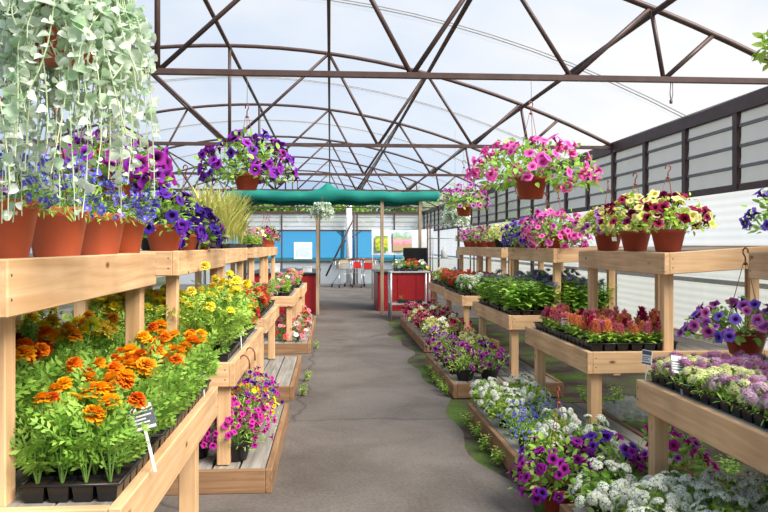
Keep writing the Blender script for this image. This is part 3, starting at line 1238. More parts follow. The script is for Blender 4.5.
def bench(label, tx, ty, zt, sx, sy, zs, base, side, roll=0., leg_y=None, bh=.148, inset=0., nails=True):
    """tx: table x from aisle edge to back, ty: y range; sx, sy the raised shelf; side -1 left, 1 right"""
    cx, cy = (tx[0] + tx[1]) / 2, (ty[0] + ty[1]) / 2
    root = thing('plant_bench', label, 'plant bench', (cx, cy, base), 0, 'two tier pine benches')
    L = lambda p: (p[0] - cx, p[1] - cy, p[2] - base)
    def bx(name, x0, x1, y0, y1, z0, z1, axis, mats=WOOD, shear=None):
        lo = L((min(x0, x1), min(y0, y1), z0))
        hi = L((max(x0, x1), max(y0, y1), z1))
        o = board(root, name, lo, hi, axis, mats, shear)
        if nails and name.endswith('board'):
            for e in (0, 1):
                for zz in (.3, .72):
                    p = [0, 0, lo[2] + (hi[2] - lo[2]) * zz]
                    p[axis] = (lo[axis] + .022, hi[axis] - .022)[e]
                    if axis == 1:
                        p[0] = lo[0] if (s > 0) == (abs(x0) < abs(b) - .1 or s > 0) and s > 0 else hi[0]
                    else:
                        p[1] = lo[1]
                    if shear:
                        p[2] += (p[0] - shear[0]) * shear[1]
                    n = mk('nail', nail_mesh(axis), o, p)
        return o
    t = .038
    f, b = tx
    s = side
    def frame(pre, f, b, y0, y1, z, shear):
        bx(pre + '_side_board', f, f + s * t, y0, y1, z - bh, z, 1, WOOD, shear)
        bx(pre + '_side_board', b - s * t, b, y0, y1, z - bh, z, 1, WOOD, shear)
        bx(pre + '_end_board', f + s * t, b - s * t, y0, y0 + t, z - bh, z - .002, 0, WOOD, shear)
        bx(pre + '_end_board', f + s * t, b - s * t, y1 - t, y1, z - bh, z - .002, 0, WOOD, shear)
        lo = L((min(f + s * t, b - s * t), y0 + t, z - .034))
        hi = L((max(f + s * t, b - s * t), y1 - t, z - .008))
        planks(root, pre + '_planks', lo, hi, 1, 7, GREYWOOD, (shear[0], shear[1]) if shear else None)
    frame('table', f, b, ty[0], ty[1], zt, None)
    sh = (L((sx[0], 0, 0))[0], roll) if roll else None
    frame('shelf', sx[0], sx[1], sy[0], sy[1], zs, sh)
    p = .078
    ly = leg_y or (ty[0] + .10, ty[1] - .20)
    for x in (f + s * t, b - s * (t + p)):
        for y in ly:
            bx('leg', x, x + s * p, y, y + p, base, zt - .036, 2)
    q = .07
    for x in (sx[0] + s * (t + .004), sx[1] - s * (t + q + .004)):
        for yi, y in enumerate((max(sy[0] + t + .05, ty[0] + t + .01), min(sy[1] - t - q - .01, ty[1] - t - q - .01))):
            xx = x + (s * inset if yi == 0 and x == sx[0] + s * (t + .004) else 0)
            z1 = zs - .036 + roll * (x - sx[0])
            bx('shelf_post', xx, xx + s * q, y, y + q, zt - .01, z1, 2)
    return root


def deck(label, x0, x1, y0, y1, h=.142):
    cx, cy = (x0 + x1) / 2, (y0 + y1) / 2
    root = thing('low_deck', label, 'low wooden deck', (cx, cy, 0), 0, 'low wooden decks')
    a, b = (x1 - x0) / 2, (y1 - y0) / 2
    t = .04
    board(root, 'side_board', (-a, -b, 0), (-a + t, b, h), 1, DECKWOOD)
    board(root, 'side_board', (a - t, -b, 0), (a, b, h), 1, DECKWOOD)
    board(root, 'end_board', (-a + t, -b, 0), (a - t, -b + t, h), 0, DECKWOOD)
    board(root, 'end_board', (-a + t, b - t, 0), (a - t, b, h), 0, DECKWOOD)
    planks(root, 'planks', (-a + t, -b + t, h - .035), (a - t, b - t, h - .006), 1, 8, GREYWOOD, None, .014)
    return root


ZT, ZS, DK = .78, 1.465, .142
bench('nearest pine bench on the left holding orange marigolds under lobelia pots', (-.57, -1.78), (2.10, 3.88), ZT, (-.80, -1.5), (1.93, 3.53), ZS, 0, -1, 0, (2.2, 3.46), .148, .055)
bench('second pine bench on the left with yellow marigolds and dark purple petunias above', (-.58, -1.78), (4.64, 6.62), ZT, (-.895, -1.6), (4.52, 6.5), ZS, DK, -1, 0, (4.68, 6.3))
bench('third pine bench on the left with red flowers below tall grass seedlings', (-.62, -1.75), (7.42, 9.25), ZT, (-1.0, -1.65), (7.35, 9.2), ZS, DK, -1, 0, (7.46, 9.0))
bench('fourth pine bench on the left with leafy bedding plants, above the red begonias', (-.50, -1.7), (10.62, 12.45), ZT, (-1.03, -1.65), (10.6, 12.4), ZS, DK, -1, 0, (10.66, 12.2))
bench('farthest pine bench on the left, beside the red counter', (-.44, -1.65), (12.62, 14.4), ZT, (-1.0, -1.6), (12.6, 14.4), ZS, DK, -1, 0, (12.66, 14.2))
bench('nearest pine bench on the right holding the mauve alyssum trays', (1.64, 2.95), (2.15, 3.92), ZT, (2.34, 2.95), (2.15, 4.05), ZS - .005, 0, 1, .04, (2.3, 3.78))
bench('second pine bench on the right with celosia below three pots of cream and burgundy petunias', (1.725, 3.0), (4.93, 6.55), ZT, (2.235, 3.0), (4.88, 6.62), 1.447, DK, 1, .065, (4.97, 6.3))
bench('third pine bench on the right with green ageratum plants under pink petunias', (1.82, 3.05), (7.55, 9.5), ZT, (2.27, 3.0), (7.5, 9.45), ZS, DK, 1, .03, (7.6, 9.2))
bench('fourth pine bench on the right with red flowers and white ones in front', (1.86, 3.1), (10.5, 12.35), ZT, (2.40, 3.1), (10.4, 12.3), ZS, DK, 1, 0, (10.55, 12.1))
bench('farthest pine bench on the right, beside the steel potting table', (1.92, 3.15), (12.5, 14.5), ZT, (2.45, 3.15), (12.5, 14.4), ZS, DK, 1, 0, (12.55, 14.2))

deck('low wooden deck on the left with magenta and yellow flowers', -1.75, -.35, 4.57, 6.48)
deck('empty low wooden deck of bare grey planks on the left', -1.75, -.35, 7.25, 9.28)
deck('low wooden deck on the left with red begonias', -1.7, -.27, 10.4, 14.4)
deck('low wooden deck at the near right corner full of white candytuft', 1.2, 2.3, 2.2, 3.86)
deck('low wooden deck on the right with white and blue flowers along its edge', 1.18, 2.25, 4.5, 6.38)
deck('low wooden deck on the right with trailing purple petunias and lime leaves', 1.2, 2.3, 7.26, 9.38)
deck('far low wooden deck on the right full of dark pink flowers', 1.31, 2.38, 10.42, 14.0)

# ------------------------------------------------------------------ left benches: marigolds
k = 0
ROWS1 = [(-.745, 2.40, ('redorange', 'orange', 'orange'), 'nearest', 16), (-.745, 2.95, ('orange', 'orange', 'redorange'), 'middle', 17), (-.745, 3.50, ('orange', 'redorange', 'orange'), 'far', 14)]
for x, y, keys, which, nf in ROWS1:
    sp = tray((x + .015, y + .03, ZT - .006), 'black tray of orange marigolds, %s of three along the left bench aisle edge' % which, nx=4, ny=7)
    blo = set(random.sample(range(28), nf))
    for i, s in enumerate(sp):
        if (s.x + .56) ** 2 + (s.y - 2.42) ** 2 < .0165:
            continue
        if i in blo:
            marigold(s, keys, 1 + (random.random() < .35), 'orange marigold in bloom in the %s tray at the aisle edge of the left bench' % which, 'blooming marigolds in the %s front tray' % which, h=.20, w=.065, size=1.08, n=30)
        else:
            marigold(s, keys, 0, 'marigold with leaves only in the %s tray at the aisle edge of the left bench' % which, 'leafy marigolds in the %s front tray' % which, h=.19, w=.065, n=30)
ROWS2 = [(-1.13, 2.40, ('redorange', 'rust', 'orange'), 'rust and orange', 'nearest', False, 12), (-1.13, 2.95, ('orange', 'redorange', 'rust', 'yellow'), 'mixed orange', 'middle', False, 12), (-1.13, 3.50, ('yellow', 'orange', 'lemon'), 'yellow and orange', 'far', False, 15)]
for x, y, keys, cn, which, gl, nf in ROWS2:
    sp = tray((x, y, ZT - .006), 'black cell tray of %s marigolds behind the posts of the left bench' % cn)
    for i, s in enumerate(sp):
        b = random.random() < nf / 18
        marigold(s, keys, 1 + (random.random() < .4) if b else 0, ('%s marigold behind the posts of the nearest left bench, %s tray' if b else 'leafy marigold among %s ones behind the posts, %s tray') % (cn, which), ('blooming' if b else 'leafy') + ' marigolds in the %s second row tray' % which, h=.25, w=.08, size=1.2)
for y, which in ((2.40, 'near'), (2.95, 'middle'), (3.50, 'far')):
    sp = tray((-1.47, y, ZT - .006), 'black cell tray of yellow marigolds at the back of the left bench, %s one' % which)
    for i, s in enumerate(sp):
        if i % 6 in (0, 1, 2, 4, 5):
            marigold(s, ('lemon', 'yellow'), 2 + (random.random() < .5), 'yellow marigold at the back of the nearest left bench, %s tray' % which, 'yellow marigolds in the %s back tray' % which, h=.31, w=.09, globe=True, size=1.2)

# second bench: tall yellow marigolds
for (x, y, which, keys, nf) in ((-.76, 4.98, 'near', ('lemon',), 15), (-.76, 5.55, 'middle', ('lemon', 'yellow'), 13), (-1.10, 4.98, 'near inner', ('lemon', 'yellow'), 18), (-1.10, 5.55, 'middle inner', ('lemon',), 16), (-1.45, 4.98, 'near back', ('lemon', 'yellow'), 17), (-1.45, 5.55, 'middle back', ('lemon', 'yellow'), 12)):
    sp = tray((x, y, ZT - .006), 'black cell tray of tall yellow marigolds on the second left bench, %s tray' % which)
    blo = set(random.sample(range(18), nf))
    for i, s in enumerate(sp):
        if i % 3 == 1 and i not in blo:
            continue
        marigold(s, keys, (1 + int(random.random() < .4) + int('inner' in which or 'back' in which)) if i in blo else 0, ('tall yellow pompon marigold, %s tray of the second left bench' if i in blo else 'leafy yellow green marigold, %s tray of the second left bench') % which, ('blooming' if i in blo else 'leafy') + ' tall marigolds, %s tray' % which, h=(.40, .34, .29, .25)[int(rng.integers(4))] if x > -1 else .27, w=.085, globe=True, size=1.25, leaf=LEAF_MARI if i % 2 else LEAF_LIME)

FOL_BUSH = [fol_upright('bush_foliage_%d' % v, .22, .08, 70, LT_OVATE, .05, LEAF_PET, 40 + v) for v in range(3)]
FOL_BUSHD = [fol_upright('dark_bush_foliage_%d' % v, .20, .08, 70, LT_OVATE, .05, LEAF_DARK, 45 + v) for v in range(3)]
FOL_LIME = [fol_upright('lime_bush_foliage_%d' % v, .18, .09, 80, LT_OVATE, .045, LEAF_LIME, 50 + v) for v in range(3)]
FOL_SMALL = [fol_mound('small_mound_%d' % v, .055, .05, 0, 90, LT_NARROW, .028, LEAF_PET, None, 8, 55 + v) for v in range(3)]
FOL_LIMESM = [fol_mound('small_lime_mound_%d' % v, .055, .05, 0, 90, LT_NARROW, .028, LEAF_LIME, None, 8, 58 + v) for v in range(3)]
FOL_DUSTY = [fol_upright('dusty_foliage_%d' % v, .2, .1, 70, LT_OVATE, .06, LEAF_DUSTY, 61 + v) for v in range(2)]
FOL_TALL = [fol_upright('tall_green_foliage_%d' % v, .20, .085, 60, LT_OVATE, .075, LEAF_PET, 65 + v) for v in range(3)]
FOL_TALLL = [fol_upright('tall_lime_foliage_%d' % v, .20, .085, 90, LT_OVATE, .075, LEAF_LIME if v == 0 else LEAF_PET, 68 + v) for v in range(3)]
pick = lambda l: l[int(rng.integers(len(l)))]

# grey green foliage at the back below the shelves
for j in range(7):
    bedding('dusty_miller', 'foliage plant', (-1.66, 4.72 + .28 * j, ZT - .006), 'grey green dusty foliage plant at the back of the second left bench', 'grey foliage plants at the back of the second left bench', pick(FOL_DUSTY), [], 0, 1, .1, .1, scale=1.35)

# second bench, far end: red verbena ; third bench: red then green
for (x, y, lab, grp, colr, foll, nf) in (
        (-.76, 6.2, 'red flowered bedding plant at the far end of the second left bench', 'red plants at the far end of the second left bench', ('red', 'scarlet'), FOL_BUSHD, 14),
        (-1.12, 6.2, 'red flowered bedding plant at the inner far end of the second left bench', 'red plants at the inner far end of the second left bench', ('red', 'scarlet'), FOL_BUSHD, 14),
        (-.80, 7.75, 'scarlet flowered plant at the near end of the third left bench', 'scarlet plants on the third left bench', ('scarlet', 'red'), FOL_BUSHD, 14),
        (-1.15, 7.75, 'scarlet flowered plant in the inner tray of the third left bench', 'scarlet plants in the inner tray of the third left bench', ('scarlet', 'red'), FOL_BUSHD, 14),
        (-.80, 8.4, 'leafy green bedding plant with few red flowers on the third left bench', 'leafy plants on the third left bench', ('red', 'rose'), FOL_BUSH, 2),
        (-1.15, 8.4, 'leafy green bedding plant in the inner tray of the third left bench', 'leafy plants in the inner tray of the third left bench', ('rose', 'white'), FOL_BUSH, 1),
        (-.80, 8.95, 'leafy green plant at the far end of the third left bench', 'leafy plants at the far end of the third left bench', ('rose', 'white'), FOL_BUSH, 1),
        (-.70, 10.95, 'bright green bedding plant at the near end of the fourth left bench', 'green plants at the near end of the fourth left bench', ('rose', 'white'), FOL_LIME, 2),
        (-.70, 11.6, 'green bedding plant with pink flowers in the middle of the fourth left bench', 'green plants in the middle of the fourth left bench', ('rose', 'pink'), FOL_BUSH, 3),
        (-.70, 12.15, 'green bedding plant at the far end of the fourth left bench', 'green plants at the far end of the fourth left bench', ('rose', 'pink'), FOL_BUSH, 2),
        (-.64, 13.0, 'pink flowered plant at the near end of the farthest left bench', 'pink plants on the farthest left bench', ('rose', 'pink', 'coral'), FOL_LIME, 4),
        (-.64, 13.8, 'bright green plant at the far end of the farthest left bench', 'green plants on the farthest left bench', ('coral', 'cream'), FOL_LIME, 2)):
    sp = tray((x, y, ZT - .006), 'black tray under the ' + grp, nx=2, ny=4)
    for i, s in enumerate(sp):
        bedding('bedding_plant', 'bedding plant', s, lab, grp, pick(foll), [cluster_mesh(c, 'verbena_head') for c in colr], nf, 1.15, .085, .2, 15, 'flower_head', rng.uniform(.95, 1.2), .02)

# ------------------------------------------------------------------ left shelves
def px_y(px, X, d):
    return at(px, 245, d)


FOL_LOB = [fol_mound('lobelia_foliage_%d' % v, .16, .15, -12, 520, LT_NARROW, .03, LEAF_PET, .1, 30, 70 + v) for v in range(2)]


def lob_flower():
    name = 'lobelia_flower'
    if name in bpy.data.meshes:
        return bpy.data.meshes[name]
    mb = MB()
    a = np.radians([-40, 0, 40, 150, 210])
    d = np.stack([np.cos(a), np.sin(a), .2 + 0 * a], 1)
    mb.inst(petal_t(.010, .008), frames(d, np.array([[0, 0, 1.]]), np.ones(5)), np.zeros((5, 3)), 0)
    return mb.mesh(name, [PETAL['blue']])


for i, (px, X, lab) in enumerate(((0, -.95, 'blue lobelia in a terracotta pot cut off by the left edge of the photo'), (57, -.95, 'blue lobelia in a terracotta pot second from the left edge, under silver trailing leaves'), (99, -.95, 'blue lobelia in a terracotta pot, third from the left edge'), (123, -.98, 'blue lobelia in the terracotta pot beside the far corner of the nearest left shelf'))):
    q = (px - 384) / F
    d = X / (q * math.cos(CA) + math.sin(CA))
    p = at(px, 245, d)
    root = thing('potted_lobelia', lab, 'flowering plant', (p.x, p.y, ZS - .006), rng.uniform(0, 6), 'blue lobelia pots')
    mk('soil', soil_mesh(.108, .17), mk('pot', pot_mesh(.108, .17, TERRA), root))
    mk('foliage', FOL_LOB[i % 2], root, (0, 0, .155))
    add_flowers(root, lob_flower(), 98, 1.55, .165, .19, -4, .157, rng, .1, 'flower', .1, .5)
    for kk in range(0):
        pass
    mk('hanger', hanger_mesh(.108, .17, .52), root)

# row of leafy pots behind
for i, y in enumerate((2.3, 2.75, 3.2)):
    petunia(('purple', 'violet', 'lilac')[i] + ' petunia in a black pot behind the lobelia on the nearest left shelf', (-1.33, y, ZS - .006), [(('purple', 'violet', 'lilac')[i], 1)], .09, .14, .17, .16, nfl=16, pot=BLACKP)

# shelf two
petunia('dark indigo petunia in a terracotta pot at the near end of the second left shelf', (-1.03, 4.76, ZS - .006), [('indigo', 3), ('violet', 2)], .118, .165, .22, .25, -20, .12, 62, 1.2, TERRA, .60, name='potted_petunia')
petunia('violet petunia spilling over a terracotta pot, second on the second left shelf', (-1.04, 5.5, ZS - .006), [('violet', 3), ('indigo', 2)], .10, .12, .22, .21, -35, .18, 72, 1.2, TERRA, .62)
petunia('purple petunia in a terracotta pot at the far end of the second left shelf', (-1.05, 6.15, ZS - .006), [('purple', 2), ('violet', 3)], .10, .12, .19, .16, -30, .15, 44, 1.0, TERRA)
for i, y in enumerate((4.8, 5.3, 5.9)):
    petunia('leafy plant in a black pot at the back of the second left shelf, %s' % ('near end', 'middle', 'far end')[i], (-1.38, y, ZS - .006), [('white', 1)], .09, .14, .16, .17, nfl=5, pot=BLACKP, leaf='dark_leaf', name='potted_plant')

# shelf three: grass seedlings
for i, (x, y) in enumerate(((-1.14, 7.95), (-1.14, 8.5), (-1.14, 9.0), (-1.42, 8.3), (-1.42, 8.9))):
    wh = ('near front', 'middle front', 'far front', 'near back', 'middle back')[i]
    sp = tray((x, y, ZS - .006), 'black cell tray of tall grass, %s of the third left shelf' % wh)
    for j, s in enumerate(sp):
        if j % 2 == 0:
            g = mk('reed_seedling', fol_grass('grass_tuft_%d' % (j % 3), .68, 12, 80 + j % 3))
            g.location = s
            g.rotation_euler = (0, 0, rng.uniform(0, 6))
            g.scale = (1, 1, rng.uniform(.8, 1.1))
            tag(g, 'tall yellow green reed like seedling in the %s tray of the third left shelf' % wh, 'seedling', 'reed like seedlings, %s tray' % wh)
# shelf four : lime seedlings with cream flowers ; shelf five terracotta pots of magenta
for i, y in enumerate((10.9, 11.5, 12.1)):
    sp = tray((-1.2, y, ZS - .006), 'black tray of lime seedlings on the fourth left shelf, %s' % ('near end', 'middle', 'far end')[i], nx=2, ny=4)
    for s in sp:
        bedding('bedding_plant', 'bedding plant', s, 'lime seedling with cream flowers on the fourth left shelf, %s tray' % ('near', 'middle', 'far')[i], 'lime seedlings in the %s tray' % ('near', 'middle', 'far')[i], pick(FOL_LIME), [five_mesh('cream'), five_mesh('mauve')], 6, 1.4, .09, .26, 25)
for i, y in enumerate((12.85, 13.4, 13.95)):
    petunia('magenta petunia in a terracotta pot, %s of the farthest left shelf' % ('near end', 'middle', 'far end')[i], (-1.12, y, ZS - .006), [(('magenta', 'burgundy', 'rose')[i] if i < 2 else 'magenta', 1)], .12, .16, .19, .2, nfl=26, pot=TERRA, size=1.1, hang=.6)

# plants on the left decks
FOL_CALI = [fol_mound('calibrachoa_foliage_%d' % v, .16, .17, 0, 300, LT_NARROW, .032, LEAF_PET, None, 24, 90 + v) for v in range(3)]
FOL_CALIL = [fol_mound('lime_calibrachoa_foliage_%d' % v, .16, .17, 0, 300, LT_NARROW, .032, LEAF_LIME, None, 24, 93 + v) for v in range(3)]


def cali(x, y, z, keys, lab, grp=None, nf=34, fol=None, sc=1., size=.62, name='calibrachoa_plant'):
    root = thing(name, lab, 'flowering plant', (x, y, z), rng.uniform(0, 6), grp or 'bedding petunias on the decks')
    root.scale = (sc,) * 3
    mk('pot', pot_mesh(.085, .10, BLACKP), root)
    mk('foliage', pick(fol or FOL_CALI), root, (0, 0, .085))
    for k in keys:
        add_flowers(root, petunia_mesh(k[0]), int(nf * k[1]), size, .17, .185, 4, .09, rng, None, 'flower', .08, .4)
    return root


MA, YE, PU = 'magenta', 'yellow', 'violet'
for (x, y, ks, lab) in (
        (-.60, 4.83, [('pinkm', 1)], 'magenta calibrachoa by the leg at the near end of the left deck, aisle side'),
        (-.86, 4.9, [('pinkm', .7)], 'magenta calibrachoa behind the near leg of the second left bench'),
        (-.58, 5.17, [('pinkm', 1)], 'magenta calibrachoa second from the near end of the left deck, aisle side'),
        (-.60, 5.52, [('yellow', .6), ('pinkm', .3)], 'yellow calibrachoa with some magenta in the middle of the left deck, aisle side'),
        (-.90, 5.4, [('pinkm', .5), ('violet', .4)], 'magenta and violet calibrachoa in the middle of the left deck, inner side'),
        (-.60, 5.86, [('violet', .8), ('pinkm', .3)], 'violet calibrachoa towards the far end of the left deck, aisle side'),
        (-.62, 6.2, [('pinkm', .7), ('violet', .3)], 'magenta calibrachoa at the far end of the left deck, aisle side'),
        (-.92, 5.95, [('pinkm', .7)], 'magenta calibrachoa towards the far end of the left deck, inner side')):
    if 'petal_magenta_pink' not in MATS:
        PETAL['pinkm'] = mat_petal('petal_magenta_pink', (.30, .01, .16), (.60, .02, .36), (.72, .06, .46))
    cali(x, y, DK - .006, ks, lab, None, 66, None, 1.22, .5)
for i in range(8):
    for j in range(2):
        x, y = -.45 - .25 * j, 10.7 + .42 * i
        wh = 'red' if (i + j) % 3 else 'white'
        root = bedding('begonia_plant', 'begonia', (x, y, DK - .006), '%s begonia on the far left deck, %s row' % (wh, 'aisle' if j == 0 else 'inner'), '%s begonias in the %s row of the far left deck' % (wh, 'aisle' if j == 0 else 'inner'), pick(FOL_BUSHD), [five_mesh(wh if wh == 'white' else 'red'), five_mesh('rose')], 16, 1.5, .13, .22, 10, scale=1.2)

# two loose basket hooks on the edge of the second left bench
for i, y in enumerate((4.92, 5.28)):
    mb = MB()
    mb.tube([(.05, 0, -.085), (.047, 0, -.03), (.035, 0, -.005), (.014, 0, .005), (-.004, 0, -.002), (-.012, 0, -.02)], .005, 0, 7)
    o = mk('basket_hook', mb.mesh('basket_hook', [HANGER]))
    o.location = (-.571, y, ZT + .0)
    o.rotation_euler = (0, 0, 0)
    tag(o, 'red brown basket hook hung on the second left bench, %s one' % ('nearer', 'farther')[i], 'hook', 'loose basket hooks')

# ------------------------------------------------------------------ right benches
# R1 alyssum
AL = ['mauve', 'palemauve', 'alycream']
AMIX = {'mauve': ([('mauve', 1.)], FOL_SMALL), 'mix': ([('palemauve', .7), ('mauve', .3)], FOL_SMALL), 'cream': ([('alycream', 1.)], FOL_LIMESM)}
for ri, X in enumerate((1.835, 2.13, 2.62)):
    for ti, y in enumerate((2.56, 3.1, 3.63)):
        wh = ('aisle row', 'second row', 'back row')[ri] + ', ' + ('near tray', 'middle tray', 'far tray')[ti]
        sp = tray((X, y, ZT - .006), 'black cell tray of alyssum on the nearest right bench, ' + wh, nx=3, ny=6)
        kinds = {(0, 2): ['cream', 'cream', 'mauve', 'mix', 'cream', 'mauve'], (0, 1): ['mix', 'mix', 'cream', 'mix', 'mix', 'cream'], (0, 0): ['mix'] * 6}.get((ri, ti), ['mauve', 'mauve', 'mix', 'mauve', 'mix', 'mauve'])
        for i, s in enumerate(sp):
            kd = kinds[i % 6]
            keys, fl = AMIX[kd]
            nm = {'mauve': 'mauve', 'mix': 'pale mauve', 'cream': 'cream white'}[kd]
            root = thing('alyssum_plant', '%s alyssum on the nearest right bench, %s' % (nm, wh), 'alyssum', s, rng.uniform(0, 6), '%s alyssum, %s' % (nm, wh))
            root.scale = (rng.uniform(1.05, 1.3),) * 3
            mk('foliage', pick(fl), root)
            for kk in range(11):
                c = keys[0][0] if rng.uniform() < keys[0][1] else keys[-1][0]
                add_flowers(root, cluster_mesh(c, 'alyssum_head'), 1, .95, .058, .072, 22, .005, rng, None, 'flower_head', .1, .3)

# R2 celosia
CEL = ['crimson', 'coral', 'rose', 'coral', 'coral', 'rose', 'coral', 'rose']
FOL_CEL = [fol_upright('celosia_foliage_%d' % v, .085, .055, 40, LT_OVATE, .055, LEAF_LIME, 100 + v, 4) for v in range(3)]
CNAME = {'crimson': 'crimson', 'coral': 'coral orange', 'rose': 'rose pink', 'scarlet': 'scarlet'}
for ri, X in enumerate((1.91, 2.19)):
    for ti, y in enumerate((5.26, 5.80, 6.26)):
        wh = ('aisle row', 'inner row')[ri] + ', ' + ('near tray', 'middle tray', 'far tray')[ti]
        if ti == 2 and ri == 1:
            continue
        sp = tray((X, y, ZT - .006), 'black cell tray of celosia on the second right bench, ' + wh, nx=3, ny=6 if ti < 2 else 4, l=.53 if ti < 2 else .35)
        for i, s in enumerate(sp):
            if rng.uniform() < .22:
                continue
            c = CEL[int(rng.integers(len(CEL)))]
            root = thing('celosia_plant', '%s plumed celosia on the second right bench, %s' % (CNAME[c], wh), 'celosia', s, rng.uniform(0, 6), '%s celosia, %s' % (CNAME[c], wh))
            mk('foliage', pick(FOL_CEL), root)
            mk('plume', plume_mesh(c), root, (0, 0, .062 + rng.uniform(-.01, .025)), None, rng.uniform(.95, 1.45))
            if rng.uniform() < .3:
                a = rng.uniform(0, 6)
                mk('plume', plume_mesh(c), root, (.028 * math.cos(a), .028 * math.sin(a), .05), None, rng.uniform(.7, .95))
# three tall celosia at the shelf post
for i, (X, y, c) in enumerate(((2.38, 5.55, 'crimson'), (2.36, 5.3, 'coral'), (2.34, 5.12, 'crimson'))):
    sp = tray((X, y, ZT - .006), 'small black pack with one celosia beside the shelf post, ' + ('far', 'middle', 'near')[i] + ' one', nx=2, ny=2, w=.13, l=.16)
    root = thing('celosia_plant', 'tall %s celosia standing by the shelf post of the second right bench, %s one' % (CNAME[c], ('far', 'middle', 'near')[i]), 'celosia', sp[0], 0)
    mk('foliage', pick(FOL_CEL), root, None, None, 1.2)
    mk('plume', plume_mesh(c), root, (0, 0, .09), None, 1.7)

# R3 ageratum
for ri, X in enumerate((2.02, 2.42, 2.75)):
    for ti, y in enumerate((7.85, 8.45, 9.05)):
        wh = ('aisle row', 'middle row', 'back row')[ri] + ', ' + ('near tray', 'middle tray', 'far tray')[ti]
        sp = tray((X, y, ZT - .006), 'black cell tray of leafy ageratum on the third right bench, ' + wh, nx=3, ny=4, w=.33)
        for i, s in enumerate(sp):
            bedding('ageratum_plant', 'ageratum', s, 'bright green ageratum with purple heads on the third right bench, ' + wh, 'ageratum, ' + wh, pick(FOL_TALLL), cluster_mesh('ageratum', 'ageratum_head'), int(rng.integers(0, 3)) if ri == 0 else int(rng.integers(1, 4)), .95, .06, .225, 45, 'flower_head', rng.uniform(1.3, 1.65))

# R4, R5 trays
for (X, y, lab, grp, colr, foll, nf) in (
        (2.05, 10.82, 'white flowered plant at the near end of the fourth right bench', 'white plants at the near end of the fourth right bench', ('white', 'white'), FOL_BUSH, 7),
        (2.42, 10.82, 'leafy plant with red flowers at the inner near end of the fourth right bench', 'red plants at the inner near end of the fourth right bench', ('red', 'scarlet'), FOL_BUSH, 5),
        (2.05, 11.45, 'red flowered plant in the middle of the fourth right bench', 'red plants in the middle of the fourth right bench', ('red', 'scarlet'), FOL_BUSHD, 9),
        (2.42, 11.45, 'red flowered plant inside the middle of the fourth right bench', 'red plants inside the middle of the fourth right bench', ('red', 'scarlet'), FOL_BUSHD, 9),
        (2.05, 12.05, 'red flowered plant at the far end of the fourth right bench', 'red plants at the far end of the fourth right bench', ('red', 'crimson'), FOL_BUSHD, 9),
        (2.42, 12.05, 'red flowered plant at the inner far end of the fourth right bench', 'red plants at the inner far end of the fourth right bench', ('red', 'crimson'), FOL_BUSHD, 8),
        (2.12, 12.85, 'scarlet flowered plant at the near end of the farthest right bench', 'scarlet plants on the farthest right bench', ('scarlet', 'red'), FOL_BUSH, 6),
        (2.12, 13.5, 'pale green plant in the middle of the farthest right bench', 'pale plants in the middle of the farthest right bench', ('rose', 'cream'), FOL_LIME, 3),
        (2.12, 14.1, 'pale green plant at the far end of the farthest right bench', 'pale plants at the far end of the farthest right bench', ('cream', 'white'), FOL_LIME, 3)):
    sp = tray((X, y, ZT - .006), 'black tray under the ' + grp, nx=3, ny=4, w=.33)
    for i, s in enumerate(sp):
        bedding('bedding_plant', 'bedding plant', s, lab, grp, pick(foll), [cluster_mesh(c, 'verbena_head') for c in colr], nf, 1.2, .085, .2, 15, 'flower_head', rng.uniform(.95, 1.15), .02)

# right shelves
zr2 = 1.447 - .006
for (px, y, cols, lab, rx, hz) in (
        (670, 5.2, [('burgundy', 6), ('cream', 4)], 'burgundy and cream petunias in the pot at the right shelf near corner', .28, .24),
        (636, 5.78, [('cream', 5), ('burgundy', 3)], 'cream and burgundy petunias in the middle of three pots on the second right shelf', .27, .28),
        (602, 6.36, [('cream', 6), ('lilac', 2)], 'cream petunias in the farthest of three pots on the second right shelf', .24, .2)):
    petunia(lab, (2.41, y, zr2 + .175 * .065), cols, .122, .16, rx, hz, 0, .1, 80, 1.05, TERRA_D, .62, leaf='lime_leaf')
mb = MB()
mb.box((-.022, -.001, -.02), (.022, .001, .02), 0, .0004)
o = mk('price_sticker', mb.mesh('price_sticker', [TAGW]))
o.location = (2.41 + .011, 6.36 - .1135, zr2 + .011 + .10)
o.rotation_euler = (math.radians(-16), 0, math.radians(6))
tag(o, 'white sticker on the farthest of three terracotta pots on the right shelf', 'sticker')

petunia('blue violet petunia cut off by the right edge, on the nearest right shelf', (2.49, 3.84, ZS + .001), [('blueviolet', 1)], .11, .16, .24, .2, -20, .14, 40, .95, TERRA_D)
# R3 shelf
petunia('pink petunia spilling from a pot, third right shelf near end', (2.40, 7.74, ZS - .002), [('pink', 6), ('lilacpink', 1)], .12, .14, .31, .25, -38, .22, 84, 1.1, TERRA_D, .62)
petunia('pink petunia second from the near end of the third right shelf', (2.42, 8.25, ZS - .002), [('pink', 5), ('magenta', 2)], .12, .14, .28, .30, -10, .15, 66, 1.1, TERRA_D, .62)
petunia('violet blue petunia spilling over the middle of the third right shelf', (2.39, 8.85, ZS - .002), [('blueviolet', 5), ('violet', 5)], .12, .14, .31, .22, -40, .24, 88, 1.1, TERRA_D)
petunia('dark violet petunia at the far end of the third right shelf', (2.42, 9.3, ZS - .002), [('violet', 5), ('indigo', 2)], .12, .14, .22, .2, -30, .16, 46, 1.1, TERRA_D)
